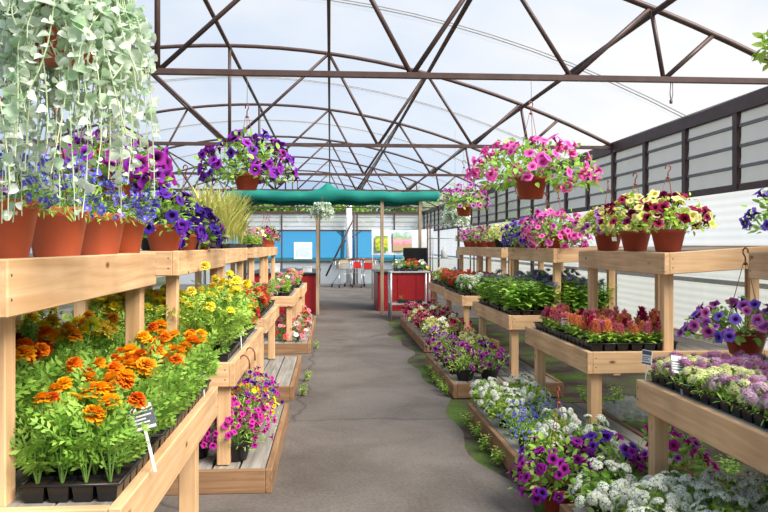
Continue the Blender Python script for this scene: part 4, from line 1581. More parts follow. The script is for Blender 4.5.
# R4 / R5 shelf
for i, (y, cols, lf) in enumerate(((10.75, [('cream', 2)], 'lime_leaf'), (11.35, [('cream', 3)], 'lime_leaf'), (11.95, [('lilacpink', 5)], 'petunia_leaf'), (12.8, [('lilacpink', 5)], 'petunia_leaf'), (13.4, [('pink', 3), ('lilac', 3)], 'petunia_leaf'), (14.0, [('lilacpink', 3)], 'petunia_leaf'))):
    petunia(('lime plant with cream flowers' if i < 2 else 'lilac pink petunia') + ' on the far right shelves, %s from the near end' % ('first', 'second', 'third', 'fourth', 'fifth', 'sixth')[i], (2.62, y, ZS - .006), cols, .12, .13, .24, .22, -5, .12, 22 if i < 2 else 34, 1.1, BLACKP if i < 2 else TERRA_D, None, lf)

# petunia basket hanging on a hook at the corner of the nearest right shelf
p = at(741, 357, 4.05)
petunia('lilac petunia basket hooked on the corner of the nearest right shelf', (2.335, 4.07, .885), [('lilacpink', 4), ('lilac', 4), ('blueviolet', 3)], .118, .125, .31, .17, -10, .16, 78, .95, TERRA_D, .60, name='hanging_petunia')

# ------------------------------------------------------------------ right decks
FOL_WH = [fol_mound('candytuft_foliage_%d' % v, .14, .145, 0, 340, LT_OVATE, .034, LEAF_LIME if v < 2 else LEAF_PET, None, 24, 110 + v, .5) for v in range(3)]


def candytuft(x, y, z, lab, grp=None, nf=26, key='white', sc=1., fol=None, sz=1.):
    root = thing('candytuft_plant', lab, 'flowering plant', (x, y, z), rng.uniform(0, 6), grp or 'candytuft on the right decks')
    root.scale = (sc,) * 3
    mk('pot', pot_mesh(.07, .08, BLACKP), root)
    mk('foliage', fol or pick(FOL_WH), root, (0, 0, .07))
    add_flowers(root, cluster_mesh(key, 'candytuft_head'), int(nf * 1.35), 1.05 * sz, .15, .19, 8, .075, rng, None, 'flower_head', .07, .3)
    return root


# near deck: white mass
for i, (x, y) in enumerate(((1.36, 3.62), (1.62, 3.48), (1.90, 3.50), (2.14, 3.46), (1.46, 3.28), (1.76, 3.22), (2.04, 3.21), (1.34, 3.02), (1.60, 3.0), (1.86, 2.98), (2.12, 2.96), (1.72, 3.42), (2.02, 3.40))):
    r_, c_ = ('far row', 'middle row', 'near row', 'row between')[0 if i < 4 else 1 if i < 7 else 2 if i < 11 else 3], ('first', 'second', 'third', 'fourth')[i if i < 4 else i - 4 if i < 7 else i - 7 if i < 11 else i - 11]
    candytuft(x, y, DK - .006, 'white candytuft on the near right deck, %s from the aisle in the %s' % (c_, r_), None, 30, 'white', 1.12 if i in (0, 4) else .98)
# deck A
for i, (x, y, key, lab) in enumerate((
        (1.32, 6.2, 'white', 'white candytuft at the far end of the second right deck, aisle edge'),
        (1.60, 6.2, 'white', 'white candytuft at the far end of the second right deck, inner side'),
        (1.32, 5.88, 'white', 'white candytuft second from the far end of the second right deck, aisle edge'),
        (1.60, 5.85, 'white', 'white candytuft second from the far end of the second right deck, inner side'),
        (1.32, 5.55, 'white', 'white candytuft in the middle of the second right deck, aisle edge'),
        (1.52, 4.92, 'white', 'white candytuft behind the plum petunia basket, left one'),
        (1.66, 4.66, 'white', 'white candytuft behind the plum petunia basket, right one'))):
    candytuft(x, y, DK - .006, lab, None, 24, key)
FOL_LB2 = [fol_mound('lobelia_bed_%d' % v, .14, .14, 0, 300, LT_NARROW, .03, LEAF_PET, None, 20, 120 + v) for v in range(2)]
for i, (x, y) in enumerate(((1.34, 5.25), (1.60, 5.40), (1.32, 4.95), (1.58, 5.15))):
    root = thing('lobelia_plant', 'blue lobelia on the second right deck, %s' % ('far one at the aisle edge', 'far one on the inner side', 'near one at the aisle edge', 'near one on the inner side')[i], 'flowering plant', (x, y, DK - .006), 0, 'lobelia on the second right deck')
    mk('pot', pot_mesh(.07, .08, BLACKP), root)
    mk('foliage', FOL_LB2[i % 2], root, (0, 0, .07))
    add_flowers(root, lob_flower(), 70, 1.2, .15, .16, 5, .075, rng, None, 'flower', .1, .4)
candytuft(1.36, 4.64, DK - .006, 'pale blue white flowering plant left of the plum petunia basket', None, 18, 'white', .85, None, .9)
# plum petunia basket on the floor
petunia('plum purple petunia basket standing on the floor, hook upright', (1.285, 4.15, 0), [('plum', 8), ('violet', 1)], .105, .145, .24, .25, -8, .08, 82, .88, TERRA_D, .70, name='hanging_petunia')
petunia('violet petunia with a plum tinge behind the near right leg', (1.60, 4.28, 0), [('plum', 2), ('violet', 4)], .09, .15, .22, .24, -5, .1, 46, 1., BLACKP)
petunia('pink eyed lilac petunia right of the near right leg', (1.97, 4.24, 0), [('pinkm', 4), ('lilac', 2)], .09, .15, .24, .27, -5, .1, 50, .95, BLACKP)
# deck B
for i, (x, y, ks, fl, lab) in enumerate((
        (1.36, 7.5, [('plum', .45)], FOL_CALIL, 'lime leaved plum petunia at the near end of the third right deck, aisle edge'),
        (1.62, 7.55, [('plum', .9)], FOL_CALI, 'plum petunia at the near end of the third right deck, inner side'),
        (1.34, 7.9, [('plum', .7)], FOL_CALIL, 'plum petunia second from the near end of the third right deck, aisle edge'),
        (1.62, 7.95, [('purple', .7)], FOL_CALIL, 'purple petunia second from the near end of the third right deck, inner side'),
        (1.34, 8.3, [('purple', .5)], FOL_CALIL, 'purple petunia in the middle of the third right deck, aisle edge'),
        (1.66, 8.35, [('cream', 1.)], FOL_CALIL, 'cream petunia in the middle of the third right deck, inner side'),
        (1.34, 8.75, [('plum', .4)], FOL_CALIL, 'plum petunia towards the far end of the third right deck, aisle edge'),
        (1.66, 8.8, [('cream', 1.1)], FOL_CALIL, 'cream petunia towards the far end of the third right deck, inner side'),
        (1.36, 9.15, [('lilac', .5)], FOL_CALIL, 'lilac petunia at the far end of the third right deck'))):
    cali(x, y, DK - .006, ks, lab, None, 38, fl, 1.25, .72)
# deck C
for i in range(8):
    for j in range(2):
        x, y = 1.50 + .34 * j, 10.65 + .42 * i
        c = [('burgundy', .6), ('rose', .5)] if (i * 3 + j) % 4 else [('cream', .8), ('white', .4)]
        nm = 'dark pink' if (i * 3 + j) % 4 else 'cream white'
        rn = 'aisle row' if j == 0 else 'inner row'
        if 'simplepink' not in PETAL:
            PETAL['simplepink'] = PETAL['rose']
        cali(x, y, DK - .006, c, '%s petunia on the far right deck, %s' % (nm, rn), '%s petunias in the %s of the far right deck' % (nm, rn), 34, FOL_CALIL, 1.2, .85)

# ------------------------------------------------------------------ hanging baskets
yh = YTR[2]
def hang_at(px, ybase, Y, zt=ZC - .03, **kw):
    # on the given truss: find x
    q = (px - 384) / F
    d = Y / (math.cos(CA) - q * math.sin(CA))
    p = at(px, ybase, d)
    return (p.x, Y, p.z), zt - p.z


loc, up = hang_at(247, 190, YTR[2])
petunia('purple petunia basket hanging from the nearest truss over the left benches', loc, [('purple', 6), ('violet', 4), ('plum', 1)], .10, .115, .33, .29, -16, .17, 98, 1.1, TERRA_D, up - .20, name='hanging_petunia', wire=up, nleaf=560, lfs=.05)
loc, up = hang_at(531, 199, YTR[2])
petunia('bright pink petunia basket hanging from the nearest truss over the aisle', loc, [('pink', 1)], .125, .165, .45, .27, -20, .24, 99, 1.2, TERRA_D, up - .15, name='hanging_petunia', wire=up, nleaf=640, lfs=.055)
loc, up = hang_at(464, 216, YTR[3])
petunia('lilac pink petunia basket hanging from the second truss, half behind the bright pink one', loc, [('lilacpink', 4), ('lilac', 2)], .105, .13, .30, .27, -10, .16, 64, .95, TERRA_D, up - .15, name='hanging_petunia', wire=up, nleaf=420)
# purple basket behind the silver trailer, from the ridge
petunia('purple petunia basket hanging behind the silver trailing plant at the left', (XC + .29, 3.40, 1.70), [('purple', 4), ('plum', 3)], .10, .13, .24, .16, -25, .15, 66, 1.1, TERRA_D, .62, name='hanging_petunia', wire=arch_z(XC) - .05 - 1.70, wdx=-.29, rz=0)
# another bright basket out past the right edge: only leaf tips show
root = thing('hanging_plant', 'leafy hanging plant whose pale green tips enter at the upper right edge', 'hanging plant', tuple(at(797, 80, 3.4)), 0)
mk('pot', pot_mesh(.10, .13, TERRA), root)
mk('foliage', fol_mound('lime_basket', .15, .14, -10, 240, LT_OVATE, .06, LEAF_LIME, .12, 20, 130), root, (0, 0, .12))
mk('hanger', hanger_mesh(.10, .13, .5), root)

# silver trailing basket, nearest
loc = at(66, 62, 1.9)
root = thing('hanging_dichondra', 'silver trailing plant in a red hanging pot at the upper left corner', 'hanging plant', tuple(loc), 0.4)
mk('soil', soil_mesh(.115, .17), mk('pot', pot_mesh(.115, .17, TERRA), root))
mk('foliage', fol_trail('silver_trails', .115, .125, .68, 260, .037, 140, LEAF_SILVER, .030, .0015), root, (0, 0, .165))
mk('hanger', hanger_mesh(.115, .17, .55), root)
mb = MB()
mb.tube([(0, 0, .546), (0, 0, ZR - .25 - loc.z)], .0018, 0, 5)
mk('hanging_wire', mb.mesh('hanging_wire', [WIRE]), root)
# two silver balls far down the aisle
FB = fol_trail('silver_ball', .12, .19, .36, 170, .045, 141, LEAF_SILVER, .036, .002)
for px, py, d, lab, zt in ((322, 213, 15.6, 'silver trailing ball hanging at the left pole of the green canopy', 2.5), (455, 218, 12.6, 'silver trailing ball hanging behind the lilac pink basket on the right', ZC)):
    p = at(px, py, d)
    root = thing('hanging_dichondra', lab, 'hanging plant', tuple(p), 0)
    mk('pot', pot_mesh(.11, .13, BLACKP), root)
    mk('foliage', FB, root, (0, 0, .125))
    mk('hanger', hanger_mesh(.11, .13, zt - p.z if zt < 2.6 else .5), root)
    if zt > 2.6:
        mb = MB()
        mb.tube([(0, 0, .496), (0, 0, arch_z(p.x) - p.z)], .002, 0, 5)
        mk('hanging_wire', mb.mesh('hanging_wire', [WIRE]), root)

# dangling cord on the truss
p, up = hang_at(671, 104, YTR[2])
mb = MB()
mb.tube([(0, 0, up + .03), (-.008, 0, up * .5), (.0, 0, .03)], .004, 0, 5)
mb.tube([(.012, 0, up + .03), (.014, 0, up * .5), (.004, 0, .02)], .003, 0, 5)
mb.lathe([(0, 0), (.012, .005), (.012, .03), (.004, .035)], 8)
o = mk('cord', mb.mesh('cord', [WIRE]))
o.location = p
tag(o, 'short dark cord dangling from the nearest truss at the right', 'cord')

# plant labels
plant_tag((-.572, 2.42, ZT + .085), math.radians(10), 'dark printed plant label leaning in the nearest marigold tray', 1.0, 8, -14, True)
plant_tag((-.60, 3.62, ZT + .05), math.radians(60), 'white plant label at the far end of the marigold bench', .6, 5)
p = at(683, 380, 3.75)
plant_tag((1.715, 3.56, ZT + .035), math.radians(0), 'printed plant label standing among the mauve alyssum', 1.1, 25, 8, True)
plant_tag((1.672, 3.87, ZT + .04), math.radians(-70), 'plant label seen edge on at the far corner of the alyssum bench', .9, 5)
plant_tag((1.80, 5.62, ZT + .06), math.radians(0), 'white plant label standing among the celosia', .75, 10)
plant_tag((-.62, 5.3, ZT + .05), math.radians(40), 'white plant label by the tall yellow marigolds', .7, 5)

# weeds along deck edges
for i, (x, y) in enumerate(((1.15, 7.4), (1.14, 7.62), (1.15, 7.85), (1.14, 8.15), (1.15, 8.6), (1.13, 6.1), (1.14, 5.75), (1.13, 5.4), (1.14, 5.05), (-.27, 7.5), (-.25, 8.3), (-.2, 10.9))):
    lab = ('small green weed at the foot of the third right deck', 'small green weed at the foot of the second right deck', 'small green weed at the foot of a left deck')[0 if i < 5 else 1 if i < 9 else 2]
    o = mk('weed', pick(FOL_LIME))
    o.location = (x, y, 0)
    o.scale = (.75,) * 3
    o.rotation_euler = (0, 0, i)
    tag(o, lab, 'weed', lab.replace('small green weed', 'weeds'))
for i, (x, y) in enumerate(((2.4, 6.9), (2.75, 7.0), (2.55, 4.6), (2.0, 6.85), (2.45, 6.5), (2.8, 6.2), (2.5, 5.7))):
    o = mk('weed', pick(FOL_BUSH))
    o.location = (x, y, -.03)
    o.scale = (1.0,) * 3
    tag(o, 'green weed growing in the soil under the right benches', 'weed', 'weeds under the right benches')

BAG = mat_film('clear_bag', (.75, .77, .78), .62, .5, (.9, .91, .92))
# crumpled clear bags under the second right bench
for i, (x, y, r) in enumerate(((2.35, 6.3, .12), (2.62, 6.35, .13))):
    bm = bmesh.new()
    bmesh.ops.create_icosphere(bm, subdivisions=4, radius=r)
    for v in bm.verts:
        n = v.co.normalized()
        f = 1 + .22 * math.sin(9 * n.x + 3 * i) * math.sin(8 * n.y) + .15 * math.sin(17 * n.z + 5 * n.x)
        v.co = Vector((n.x * r * f * 1.2, n.y * r * f, max(-.6 * r, n.z * r * f * .9)))
    me = bpy.data.meshes.new('plastic_bag')
    bm.to_mesh(me)
    bm.free()
    me.materials.append(BAG)
    o = mk('plastic_bag', me)
    o.location = (x, y, .6 * r - .03)
    tag(o, 'crumpled pale plastic bag on the soil under the second right bench, %s one' % ('left', 'right')[i], 'plastic bag')

# ------------------------------------------------------------------ far end: canopy, counters, trolleys
GREEN = mat_plain('green_canvas', (.012, .20, .165), .7, .2, 0, .12, 2)
mb = MB()
x0, x1, yA, yB = -2.2, 2.35, 16.0, 19.0
nx_ = 90
vs, fs = [], []
xp = -.05
rowsv = [(yA, 2.43, 1), (yA, 2.64, 1), (yA + .05, 2.65, 0), (17.0, 2.69, 0), (18.0, 2.69, 0), (yB, 2.64, 0), (yB, 2.50, 1)]
for (y, z, w) in rowsv:
    for i in range(nx_ + 1):
        x = x0 + (x1 - x0) * i / nx_
        u = (x - xp)
        pk = .20 * math.exp(-(abs(u) / .16) ** 1.2) if 16.04 < y < 18.5 else 0
        dz = .018 * math.sin(x * 7) * w + .012 * math.sin(x * 3.1)
        vs.append((x, y + .02 * math.sin(x * 9) * w, z + pk + dz))
for j in range(len(rowsv) - 1):
    for i in range(nx_):
        a = j * (nx_ + 1) + i
        fs.append((a, a + 1, a + nx_ + 2, a + nx_ + 1))
root = thing('canopy', 'green canvas canopy on wooden poles across the far part of the aisle', 'canopy', (0, 16, 0))
m0 = MB()
m0.add([(v[0], v[1] - 16, v[2]) for v in vs], fs)
cl = mk('canvas', m0.mesh('canvas', [GREEN]), root)
sm = cl.modifiers.new('thick', 'SOLIDIFY')
sm.thickness = .006
pm = mat_wood('weathered_pole', 2, (.42, .33, .22), (.25, .18, .11), .8, False)
for (px, d) in ((317.6, 16.1), (382, 16.1)):
    p = at(px, 245, d)
    for yy in (p.y, p.y + 2.8):
        m1 = MB()
        if yy > p.y:
            p.x = -2.12 if p.x < .3 else 2.27
        m1.box((p.x - .035, yy - 16 - .035, 0), (p.x + .035, yy - 16 + .035, 2.62 if yy == p.y else 2.65), 0, .004)
        mk('pole', m1.mesh('pole', [pm]), root)
m1 = MB()
m1.box((x0 + .05, yA + .06 - 16, 2.55), (x1 - .05, yA + .10 - 16, 2.60), 0, .004)
mk('front_rail', m1.mesh('front_rail', [pm]), root)

BLK = mat_plain('black_counter_top', (.02, .02, .022), .4, .5)
def counter(label, xa, xb, ya, yb, h):
    root = thing('counter', label, 'counter', ((xa + xb) / 2, (ya + yb) / 2, 0), 0, 'red counters')
    a, b = (xb - xa) / 2, (yb - ya) / 2
    mb = MB()
    mb.box((-a, -b, 0), (a, b, h), 0, .01)
    for k in range(3):
        u = -a + (2 * a) * (k + .5) / 3
        mb.box((u - a / 3 + .03, -b - .012, .08), (u + a / 3 - .03, -b + .002, h - .08), 0, .006)
    mk('cabinet', mb.mesh('cabinet', [REDP]), root)
    mb = MB()
    mb.box((-a - .04, -b - .04, h), (a + .04, b + .04, h + .035), 0, .006)
    mk('counter_top', mb.mesh('counter_top', [BLK]), root)
    return root


pl = at(318, 245, 16.9)
counter('red counter left of the far aisle', -1.75, -.27, 16.3, 19.4, .86)
counter('red counter right of the far aisle, behind the steel potting table', 1.08, 2.35, 17.0, 18.6, .86)
# black screen on the right counter
root = thing('monitor', 'black monitor box standing on the right red counter', 'monitor', (2.0, 17.5, .895), 0)
mb = MB()
mb.box((-.29, -.05, .03), (.29, .03, .54), 0, .012)
mb.box((-.26, -.058, .06), (.26, -.048, .51), 1, .004)
mk('screen', mb.mesh('screen', [BLACKP, mat_plain('dark_screen', (.01, .012, .015), .15, .5)]), root)
mb = MB()
mb.lathe([(0, 0), (.13, 0), (.13, .015), (.03, .025), (.025, .08), (0, .08)], 16)
mk('foot', mb.mesh('foot', [BLACKP]), root)
mb = MB()
mb.lathe([(0, 0), (.05, .01), (.065, .06), (.05, .11), (.02, .125), (0, .125)], 14)
o = mk('yellow_cup', mb.mesh('yellow_cup', [mat_plain('yellow_plastic', (.85, .6, .02), .4)]))
o.location = (2.26, 17.2, .895)
tag(o, 'small round yellow cup on the right red counter', 'cup')
# clutter on the left counter
for i, (x, y, w, h, c) in enumerate(((-.5, 16.6, .2, .14, (.75, .76, .78)), (-.85, 16.7, .25, .10, (.25, .35, .55)), (-1.2, 16.6, .2, .2, (.8, .8, .78)))):
    mb = MB()
    mb.box((-w / 2, -.1, 0), (w / 2, .1, h), 0, .008)
    mb.box((-w / 2 - .006, -.106, h - .03), (w / 2 + .006, .106, h), 0, .004)
    o = mk('lidded_box', mb.mesh('lidded_box', [mat_plain('box_paint_%d' % i, c, .5)]))
    o.location = (x, y, .895)
    tag(o, ('white lidded box at the aisle end of the left red counter', 'blue grey lidded box in the middle of the left red counter', 'tall white lidded box on the left red counter')[i], 'box')

# steel potting table
root = thing('potting_table', 'steel potting table with a lower shelf before the right red counter', 'table', (1.60, 15.2, 0))
a, b, hh = .41, .30, .97
mb = MB()
mb.box((-a, -b, hh - .03), (a, b, hh), 0, .006)
mk('tabletop', mb.mesh('tabletop', [GALV]), root)
mb = MB()
mb.box((-a + .02, -b + .02, .30), (a - .02, b - .02, .325), 0, .005)
mk('lower_shelf', mb.mesh('lower_shelf', [GALV]), root)
for sx in (-1, 1):
    for sy in (-1, 1):
        mb = MB()
        mb.tube([(sx * (a - .025), sy * (b - .025), 0), (sx * (a - .025), sy * (b - .025), hh - .02)], .022, 0, 8)
        mk('leg', mb.mesh('leg', [GALV]), root)
sp = tray((1.53, 15.15, hh), 'black tray of small begonias on the steel potting table', rz=PI / 2, nx=2, ny=4, w=.26, l=.5)
for i, s in enumerate(sp):
    w = ('white', 'red')[i % 4 < 2 and 1 or 0]
    bedding('begonia_plant', 'begonia', s, '%s flowered green begonia on the steel potting table' % w, '%s begonias on the potting table' % w, pick(FOL_LIME), five_mesh(w), 6, 1.3, .08, .2, 20)
sp = tray((1.62, 15.15, .325), 'black tray on the lower shelf of the steel potting table', rz=PI / 2, nx=2, ny=4, w=.26, l=.5)
bedding('bedding_plant', 'bedding plant', sp[3], 'lone green seedling on the lower shelf of the steel potting table', None, FOL_BUSH[0], five_mesh('rose'), 2, 1., .05, .15, 20, scale=.6)
bedding('bedding_plant', 'bedding plant', (.02 + 1.86, 15.2, hh), 'white flowered plant at the right end of the steel potting table', None, FOL_LIME[1], five_mesh('white'), 9, 1.5, .09, .22, 20, scale=1.1)

# posters on a white banner
def mat_meadow(name, stops, scale):
    m, nt, out = nodes(name)
    L = nt.links.new
    tc = nt.nodes.new('ShaderNodeTexCoord')
    vo = nt.nodes.new('ShaderNodeTexNoise')
    vo.inputs['Scale'].default_value = scale
    vo.inputs['Detail'].default_value = 3
    L(tc.outputs['Object'], vo.inputs['Vector'])
    sx = nt.nodes.new('ShaderNodeSeparateXYZ')
    L(tc.outputs['Object'], sx.inputs[0])
    ma = nt.nodes.new('ShaderNodeMath')
    ma.operation = 'MULTIPLY_ADD'
    ma.inputs[1].default_value = .45
    L(vo.outputs['Fac'], ma.inputs[0])
    L(sx.outputs['Z'], ma.inputs[2])
    r = ramp(nt, stops)
    L(ma.outputs[0], r.inputs['Fac'])
    p = principled(nt, .5)
    L(r.outputs[0], p.inputs['Base Color'])
    L(p.outputs[0], out.inputs[0])
    return m


root = thing('banner', 'white sheet banner with two flower pictures behind the right counter', 'banner', (1.85, 20.4, 1.35))
mb = MB()
n = 24
vs, fs = [], []
for i in range(n + 1):
    u = -.72 + 1.7 * i / n
    top = .60 - .05 * math.sin(PI * min(1, max(0, i / n)))
    for q in range(5):
        vs.append((u, .012 * math.sin(i * 1.4 + q), -.12 + (top + .12) * q / 4))
for i in range(n):
    for q in range(4):
        a = i * 5 + q
        fs.append((a, a + 5, a + 6, a + 1))
mb.add(vs, fs)
mk('sheet', mb.mesh('sheet', [mat_plain('white_sheet', (.82, .84, .87), .7, .2, 0, .04)]), root)
mb = MB()
mb.box((0, -.05, 0), (.34, -.04, .42), 0, .002)
mk('flower_picture', mb.mesh('flower_picture', [mat_meadow('meadow_yellow', [(.1, (.06, .22, .03)), (.3, (.16, .4, .05)), (.36, (.85, .72, .04)), (.42, (.12, .35, .05)), (.5, (.8, .7, .05)), (.6, (.2, .45, .1))], 14)]), root, (-.62, 0, -.02), None, None, 'picture of yellow flowers in green leaves')
mb = MB()
mb.box((0, -.05, 0), (.52, -.04, .54), 0, .002)
mk('flower_picture', mb.mesh('flower_picture', [mat_meadow('meadow_pink', [(.12, (.12, .32, .08)), (.28, (.45, .5, .15)), (.38, (.75, .25, .35)), (.5, (.85, .45, .5)), (.6, (.3, .5, .25)), (.72, (.6, .75, .9))], 9)]), root, (-.14, 0, -.01), None, None, 'picture of a pink flower field')
for sx in (-.70, .96):
    mb = MB()
    mb.tube([(sx, .02, -1.35), (sx, .02, .6)], .02, 0, 8)
    mk('post', mb.mesh('post', [GALV]), root)

# wire shelving rack at the right, far
root = thing('wire_rack', 'grey wire shelving rack by the right wall behind the far benches', 'shelving rack', (2.75, 17.0, 0))
for sx in (-1, 1):
    for sy in (-1, 1):
        mb = MB()
        mb.tube([(sx * .5, sy * .22, 0), (sx * .5, sy * .22, 2.0)], .016, 0, 8)
        mk('upright', mb.mesh('upright', [STEEL]), root)
for z in (.3, .75, 1.2, 1.65, 1.95):
    mb = MB()
    for k in range(9):
        u = -.5 + k / 8
        mb.tube([(u, -.22, z), (u, .22, z)], .005, 0, 4)
    for v in (-.22, 0, .22):
        mb.tube([(-.5, v, z), (.5, v, z)], .008, 0, 5)
    mk('wire_shelf', mb.mesh('wire_shelf', [GALV]), root)
for i, (x, z, c) in enumerate(((2.5, .76, (.75, .77, .8)), (2.85, .76, (.08, .18, .5)), (2.6, 1.21, (.7, .72, .72)), (2.95, 1.21, (.5, .52, .55)))):
    mb = MB()
    mb.lathe([(0, 0), (.07, 0), (.075, .01), (.075, .16), (.05, .19), (.025, .20), (.025, .24), (0, .24)], 14)
    o = mk('bottle', mb.mesh('bottle', [mat_plain('bottle_plastic_%d' % i, c, .35)]))
    o.location = (x, 17.0, z)
    tag(o, ('white bottle on the lower left of the wire rack', 'blue bottle on the lower right of the wire rack', 'pale bottle on the upper left of the wire rack', 'grey bottle on the upper right of the wire rack')[i], 'bottle')

# shopping trolleys
WIREM = mat_plain('chrome_wire', (.62, .64, .66), .3, .5, .7)
RUBBER = mat_plain('dark_rubber', (.03, .03, .03), .7)
def trolley(x, y, rz, label, red):
    root = thing('shopping_trolley', label, 'shopping trolley', (x, y, 0), rz, 'shopping trolleys')
    mb = MB()
    lo = [(-.22, -.32, .50), (.22, -.32, .50), (.20, .35, .62), (-.20, .35, .62)]
    hi = [(-.29, -.40, .96), (.29, -.40, .96), (.24, .45, .90), (-.24, .45, .90)]
    for k in range(4):
        a0, a1, b0, b1 = (Vector(lo[k]), Vector(lo[(k + 1) % 4]), Vector(hi[k]), Vector(hi[(k + 1) % 4]))
        for t in (0, .34, .67, 1):
            mb.tube([a0.lerp(b0, t), a1.lerp(b1, t)], .009 if t == 1 else .006, 0, 5)
        for q in range(7):
            u = q / 6
            mb.tube([a0.lerp(a1, u), b0.lerp(b1, u)], .0055, 0, 4)
    for q in range(6):
        u = q / 5
        mb.tube([Vector(lo[0]).lerp(Vector(lo[1]), u), Vector(lo[3]).lerp(Vector(lo[2]), u)], .0055, 0, 4)
    mk('basket', mb.mesh('basket', [WIREM]), root)
    mb = MB()
    for s in (-1, 1):
        mb.tube([(s * .26, -.40, .96), (s * .24, -.36, .50), (s * .24, .30, .14), (s * .24, .40, .10)], .013, 0, 6)
        mb.tube([(s * .24, -.36, .50), (s * .25, -.38, .12)], .013, 0, 6)
        mb.tube([(s * .25, -.38, .14), (s * .24, .38, .12)], .012, 0, 6)
    mk('frame', mb.mesh('frame', [WIREM]), root)
    mb = MB()
    mb.tube([(-.30, -.44, 1.0), (.30, -.44, 1.0)], .018, 0, 8)
    mk('handle', mb.mesh('handle', [REDP if red else BLACKP]), root)
    mb = MB()
    mb.box((-.16, -.40, .66), (.16, -.385, .88), 0, .005)
    mk('seat_panel', mb.mesh('seat_panel', [mat_plain('red_plastic', (.62, .03, .03), .4) if red else mat_plain('grey_plastic', (.25, .28, .28), .4)]), root)
    for sx in (-1, 1):
        for sy in (-.38, .36):
            mb = MB()
            mb.lathe([(0, -.015), (.055, -.015), (.06, 0), (.055, .015), (0, .015)], 14)
            mk('wheel', mb.mesh('wheel', [RUBBER]), root, (sx * .245, sy, .06), Quaternion((0, 1, 0), PI / 2))
for (px, lab, red, rz) in ((342, 'shopping trolley with a grey seat flap, leftmost of the three', False, .35), (357, 'shopping trolley with a red seat flap between the other two', True, .0), (370, 'shopping trolley with a red seat flap, rightmost of the three', True, -.2)):
    p = at(px, 245, 26.6 if px != 357 else 27.6)
    trolley(p.x, p.y, rz, lab, red)

CARD = mat_plain('cardboard', (.52, .36, .20), .8)
for px, d, lab in ((342, 26.6, 'open cardboard box in the leftmost shopping trolley'), (370, 26.6, 'open cardboard box in the rightmost shopping trolley')):
    p = at(px, 245, d)
    root = thing('cardboard_box', lab, 'box', (p.x, p.y + .05, .635), .35 if px == 342 else -.2)
    mb = MB()
    for a in ((-.15, -.2, 0, .15, .2, .01), (-.15, -.2, 0, -.14, .2, .34), (.14, -.2, 0, .15, .2, .34), (-.15, -.2, 0, .15, -.19, .34), (-.15, .19, 0, .15, .2, .34)):
        mb.box(a[:3], a[3:], 0, .002)
    mk('carton', mb.mesh('carton', [CARD]), root)
    for sx in (-1, 1):
        mb = MB()
        mb.box((0, -.19, 0), (.11, .19, .006), 0, .001)
        mk('flap', mb.mesh('flap', [CARD]), root, (sx * .15, 0, .338), Quaternion((0, 0, 1), 0 if sx > 0 else PI) @ Quaternion((0, 1, 0), -.4))

# diagonal brace, white downpipe, blue wall notice
mb = MB()
a, b = at(354, 218, 28.2), at(326, 276, 28.2)
mb.tube([a, b], .035, 0, 6)
mb.tube([(a.x, a.y, 0), (a.x, a.y, ZC)], .04, 0, 6)
o = struct('trim_%d' % (tn + 1), mb, [STEEL], 'brown steel post with a diagonal brace near the far wall')
p = at(349, 245, 28.6)
mb = MB()
mb.tube([(p.x, p.y, 0), (p.x, p.y, 3.0)], .11, 0, 16)
struct('trim_%d' % (tn + 2), mb, [mat_plain('white_pipe', (.8, .82, .84), .5)], 'white round pipe at the far wall')
mb = MB()
p = at(303, 250, 28.9)
mb.box((p.x - .35, YEND - .10, p.z - .35), (p.x + .35, YEND - .07, p.z + .3), 0, .004)
mb.box((p.x - .28, YEND - .104, p.z - .26), (p.x + .28, YEND - .099, p.z + .1), 1, .002)
o = mk('notice_board', mb.mesh('notice_board', [TAGW, mat_plain('pale_print', (.55, .66, .75), .5)]))
tag(o, 'small white notice board on the blue far wall left of the aisle', 'notice board')
for i, (px, w, h_) in enumerate(((362, .5, .75), (391, .4, .6))):
    pass

# ------------------------------------------------------------------ outside: trees beyond the far end
def tree(x, y, h, r, lab, seed):
    root = thing('tree', lab, 'tree', (x, y, -.01), 0, 'trees beyond the far wall')
    r_ = np.random.default_rng(seed)
    mb = MB()
    mb.tube([(0, 0, 0), (.1, 0, h * .4), (0, .1, h * .75)], [.16, .13, .06], 0, 8)
    for k in range(6):
        a = k * 1.1
        mb.tube([(.06, 0, h * (.35 + .05 * k)), (r * .6 * math.cos(a), r * .6 * math.sin(a), h * (.55 + .05 * k))], [.06, .02], 0, 6)
    mk('trunk', mb.mesh('trunk', [mat_plain('bark', (.12, .09, .06), .9)]), root)
    mb = MB()
    n = 2600
    P, N = shell(n, r, h * .26, -60, r_, h * .20)
    P = P * (r_.uniform(.45, 1.05, n) * (1 + .18 * np.sin(4 * np.arctan2(P[:, 1], P[:, 0]) + seed) * np.sin(3 * P[:, 2])))[:, None] + [0, 0, h * .76]
    mb.inst(LT_ROUND, frames(N + r_.normal(0, .6, (n, 3)), N + [0, 0, .5], r_.uniform(.16, .34, n)), P, 0)
    mk('crown', mb.mesh('crown', [LEAF_TREE]), root)


for i, (x, y, h, r) in enumerate(((-10, 52, 4.8, 2.6), (-4.6, 54, 5.1, 2.6), (.8, 52, 4.7, 2.6), (6.2, 53, 5.2, 2.6), (11.6, 54, 5.0, 2.6))):
    tree(x, y, h, r, 'green tree outside beyond the far wall, %s from the left' % ('first', 'second', 'third', 'fourth', 'fifth')[i], 150 + i)

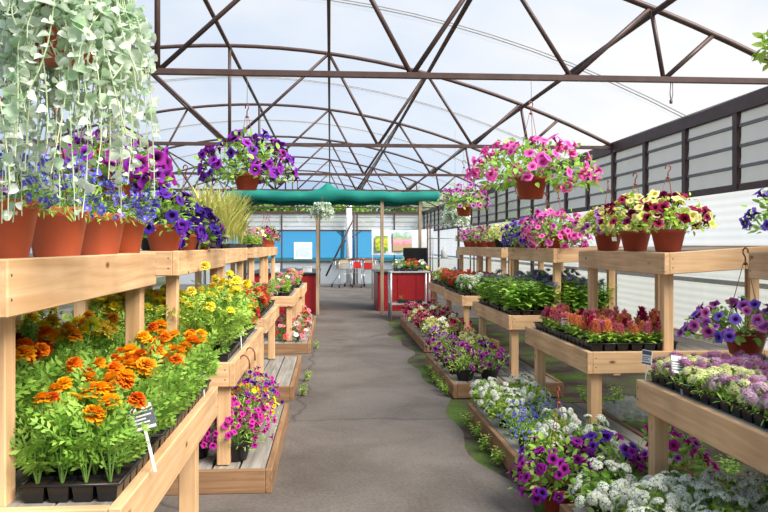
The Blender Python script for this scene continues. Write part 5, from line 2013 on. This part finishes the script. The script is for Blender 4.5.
# ------------------------------------------------------------------ sky, sun, camera
w = bpy.data.worlds.new('World')
SC.world = w
w.use_nodes = True
nt = w.node_tree
nt.nodes.clear()
L = nt.links.new
out = nt.nodes.new('ShaderNodeOutputWorld')
bg = nt.nodes.new('ShaderNodeBackground')
tc = nt.nodes.new('ShaderNodeTexCoord')
mp = nt.nodes.new('ShaderNodeMapping')
mp.inputs['Scale'].default_value = (1.2, 1.2, 2.6)
nz = nt.nodes.new('ShaderNodeTexNoise')
nz.inputs['Scale'].default_value = 1.7
nz.inputs['Detail'].default_value = 7
L(tc.outputs['Generated'], mp.inputs['Vector'])
L(mp.outputs[0], nz.inputs['Vector'])
sep = nt.nodes.new('ShaderNodeSeparateXYZ')
L(tc.outputs['Generated'], sep.inputs[0])
ma = nt.nodes.new('ShaderNodeMath')
ma.operation = 'MULTIPLY_ADD'
ma.inputs[1].default_value = .42
L(sep.outputs['X'], ma.inputs[0])
L(nz.outputs['Fac'], ma.inputs[2])
r = ramp(nt, [(.28, (.30, .45, .67)), (.72, (.71, .71, .72))])
L(ma.outputs[0], r.inputs['Fac'])
L(r.outputs[0], bg.inputs['Color'])
bg.inputs['Strength'].default_value = 1.0
L(bg.outputs[0], out.inputs[0])

s = bpy.data.lights.new('sun', 'SUN')
s.energy = 6.9
s.angle = math.radians(38)
s.color = (1.0, .93, .83)
so = bpy.data.objects.new('sun', s)
COL.objects.link(so)
so.location = (6, -6, 12)
so.rotation_euler = Vector((-.58, .54, -.78)).to_track_quat('-Z', 'Y').to_euler()

cam = bpy.data.cameras.new('camera')
cam.sensor_width = 36
cam.lens = F / 768 * 36
cam.shift_y = -11 / 768
cam.clip_start = .05
cam.clip_end = 300
co = bpy.data.objects.new('camera', cam)
COL.objects.link(co)
co.location = (0, 0, H)
co.rotation_euler = (PI / 2, 0, -CA)
SC.camera = co

SC.view_settings.view_transform = 'Standard'
SC.view_settings.look = 'None'
SC.view_settings.gamma = 1
SC.view_settings.exposure = .36
SC.cycles.max_bounces = 10
SC.cycles.transparent_max_bounces = 16
SC.cycles.use_denoising = True
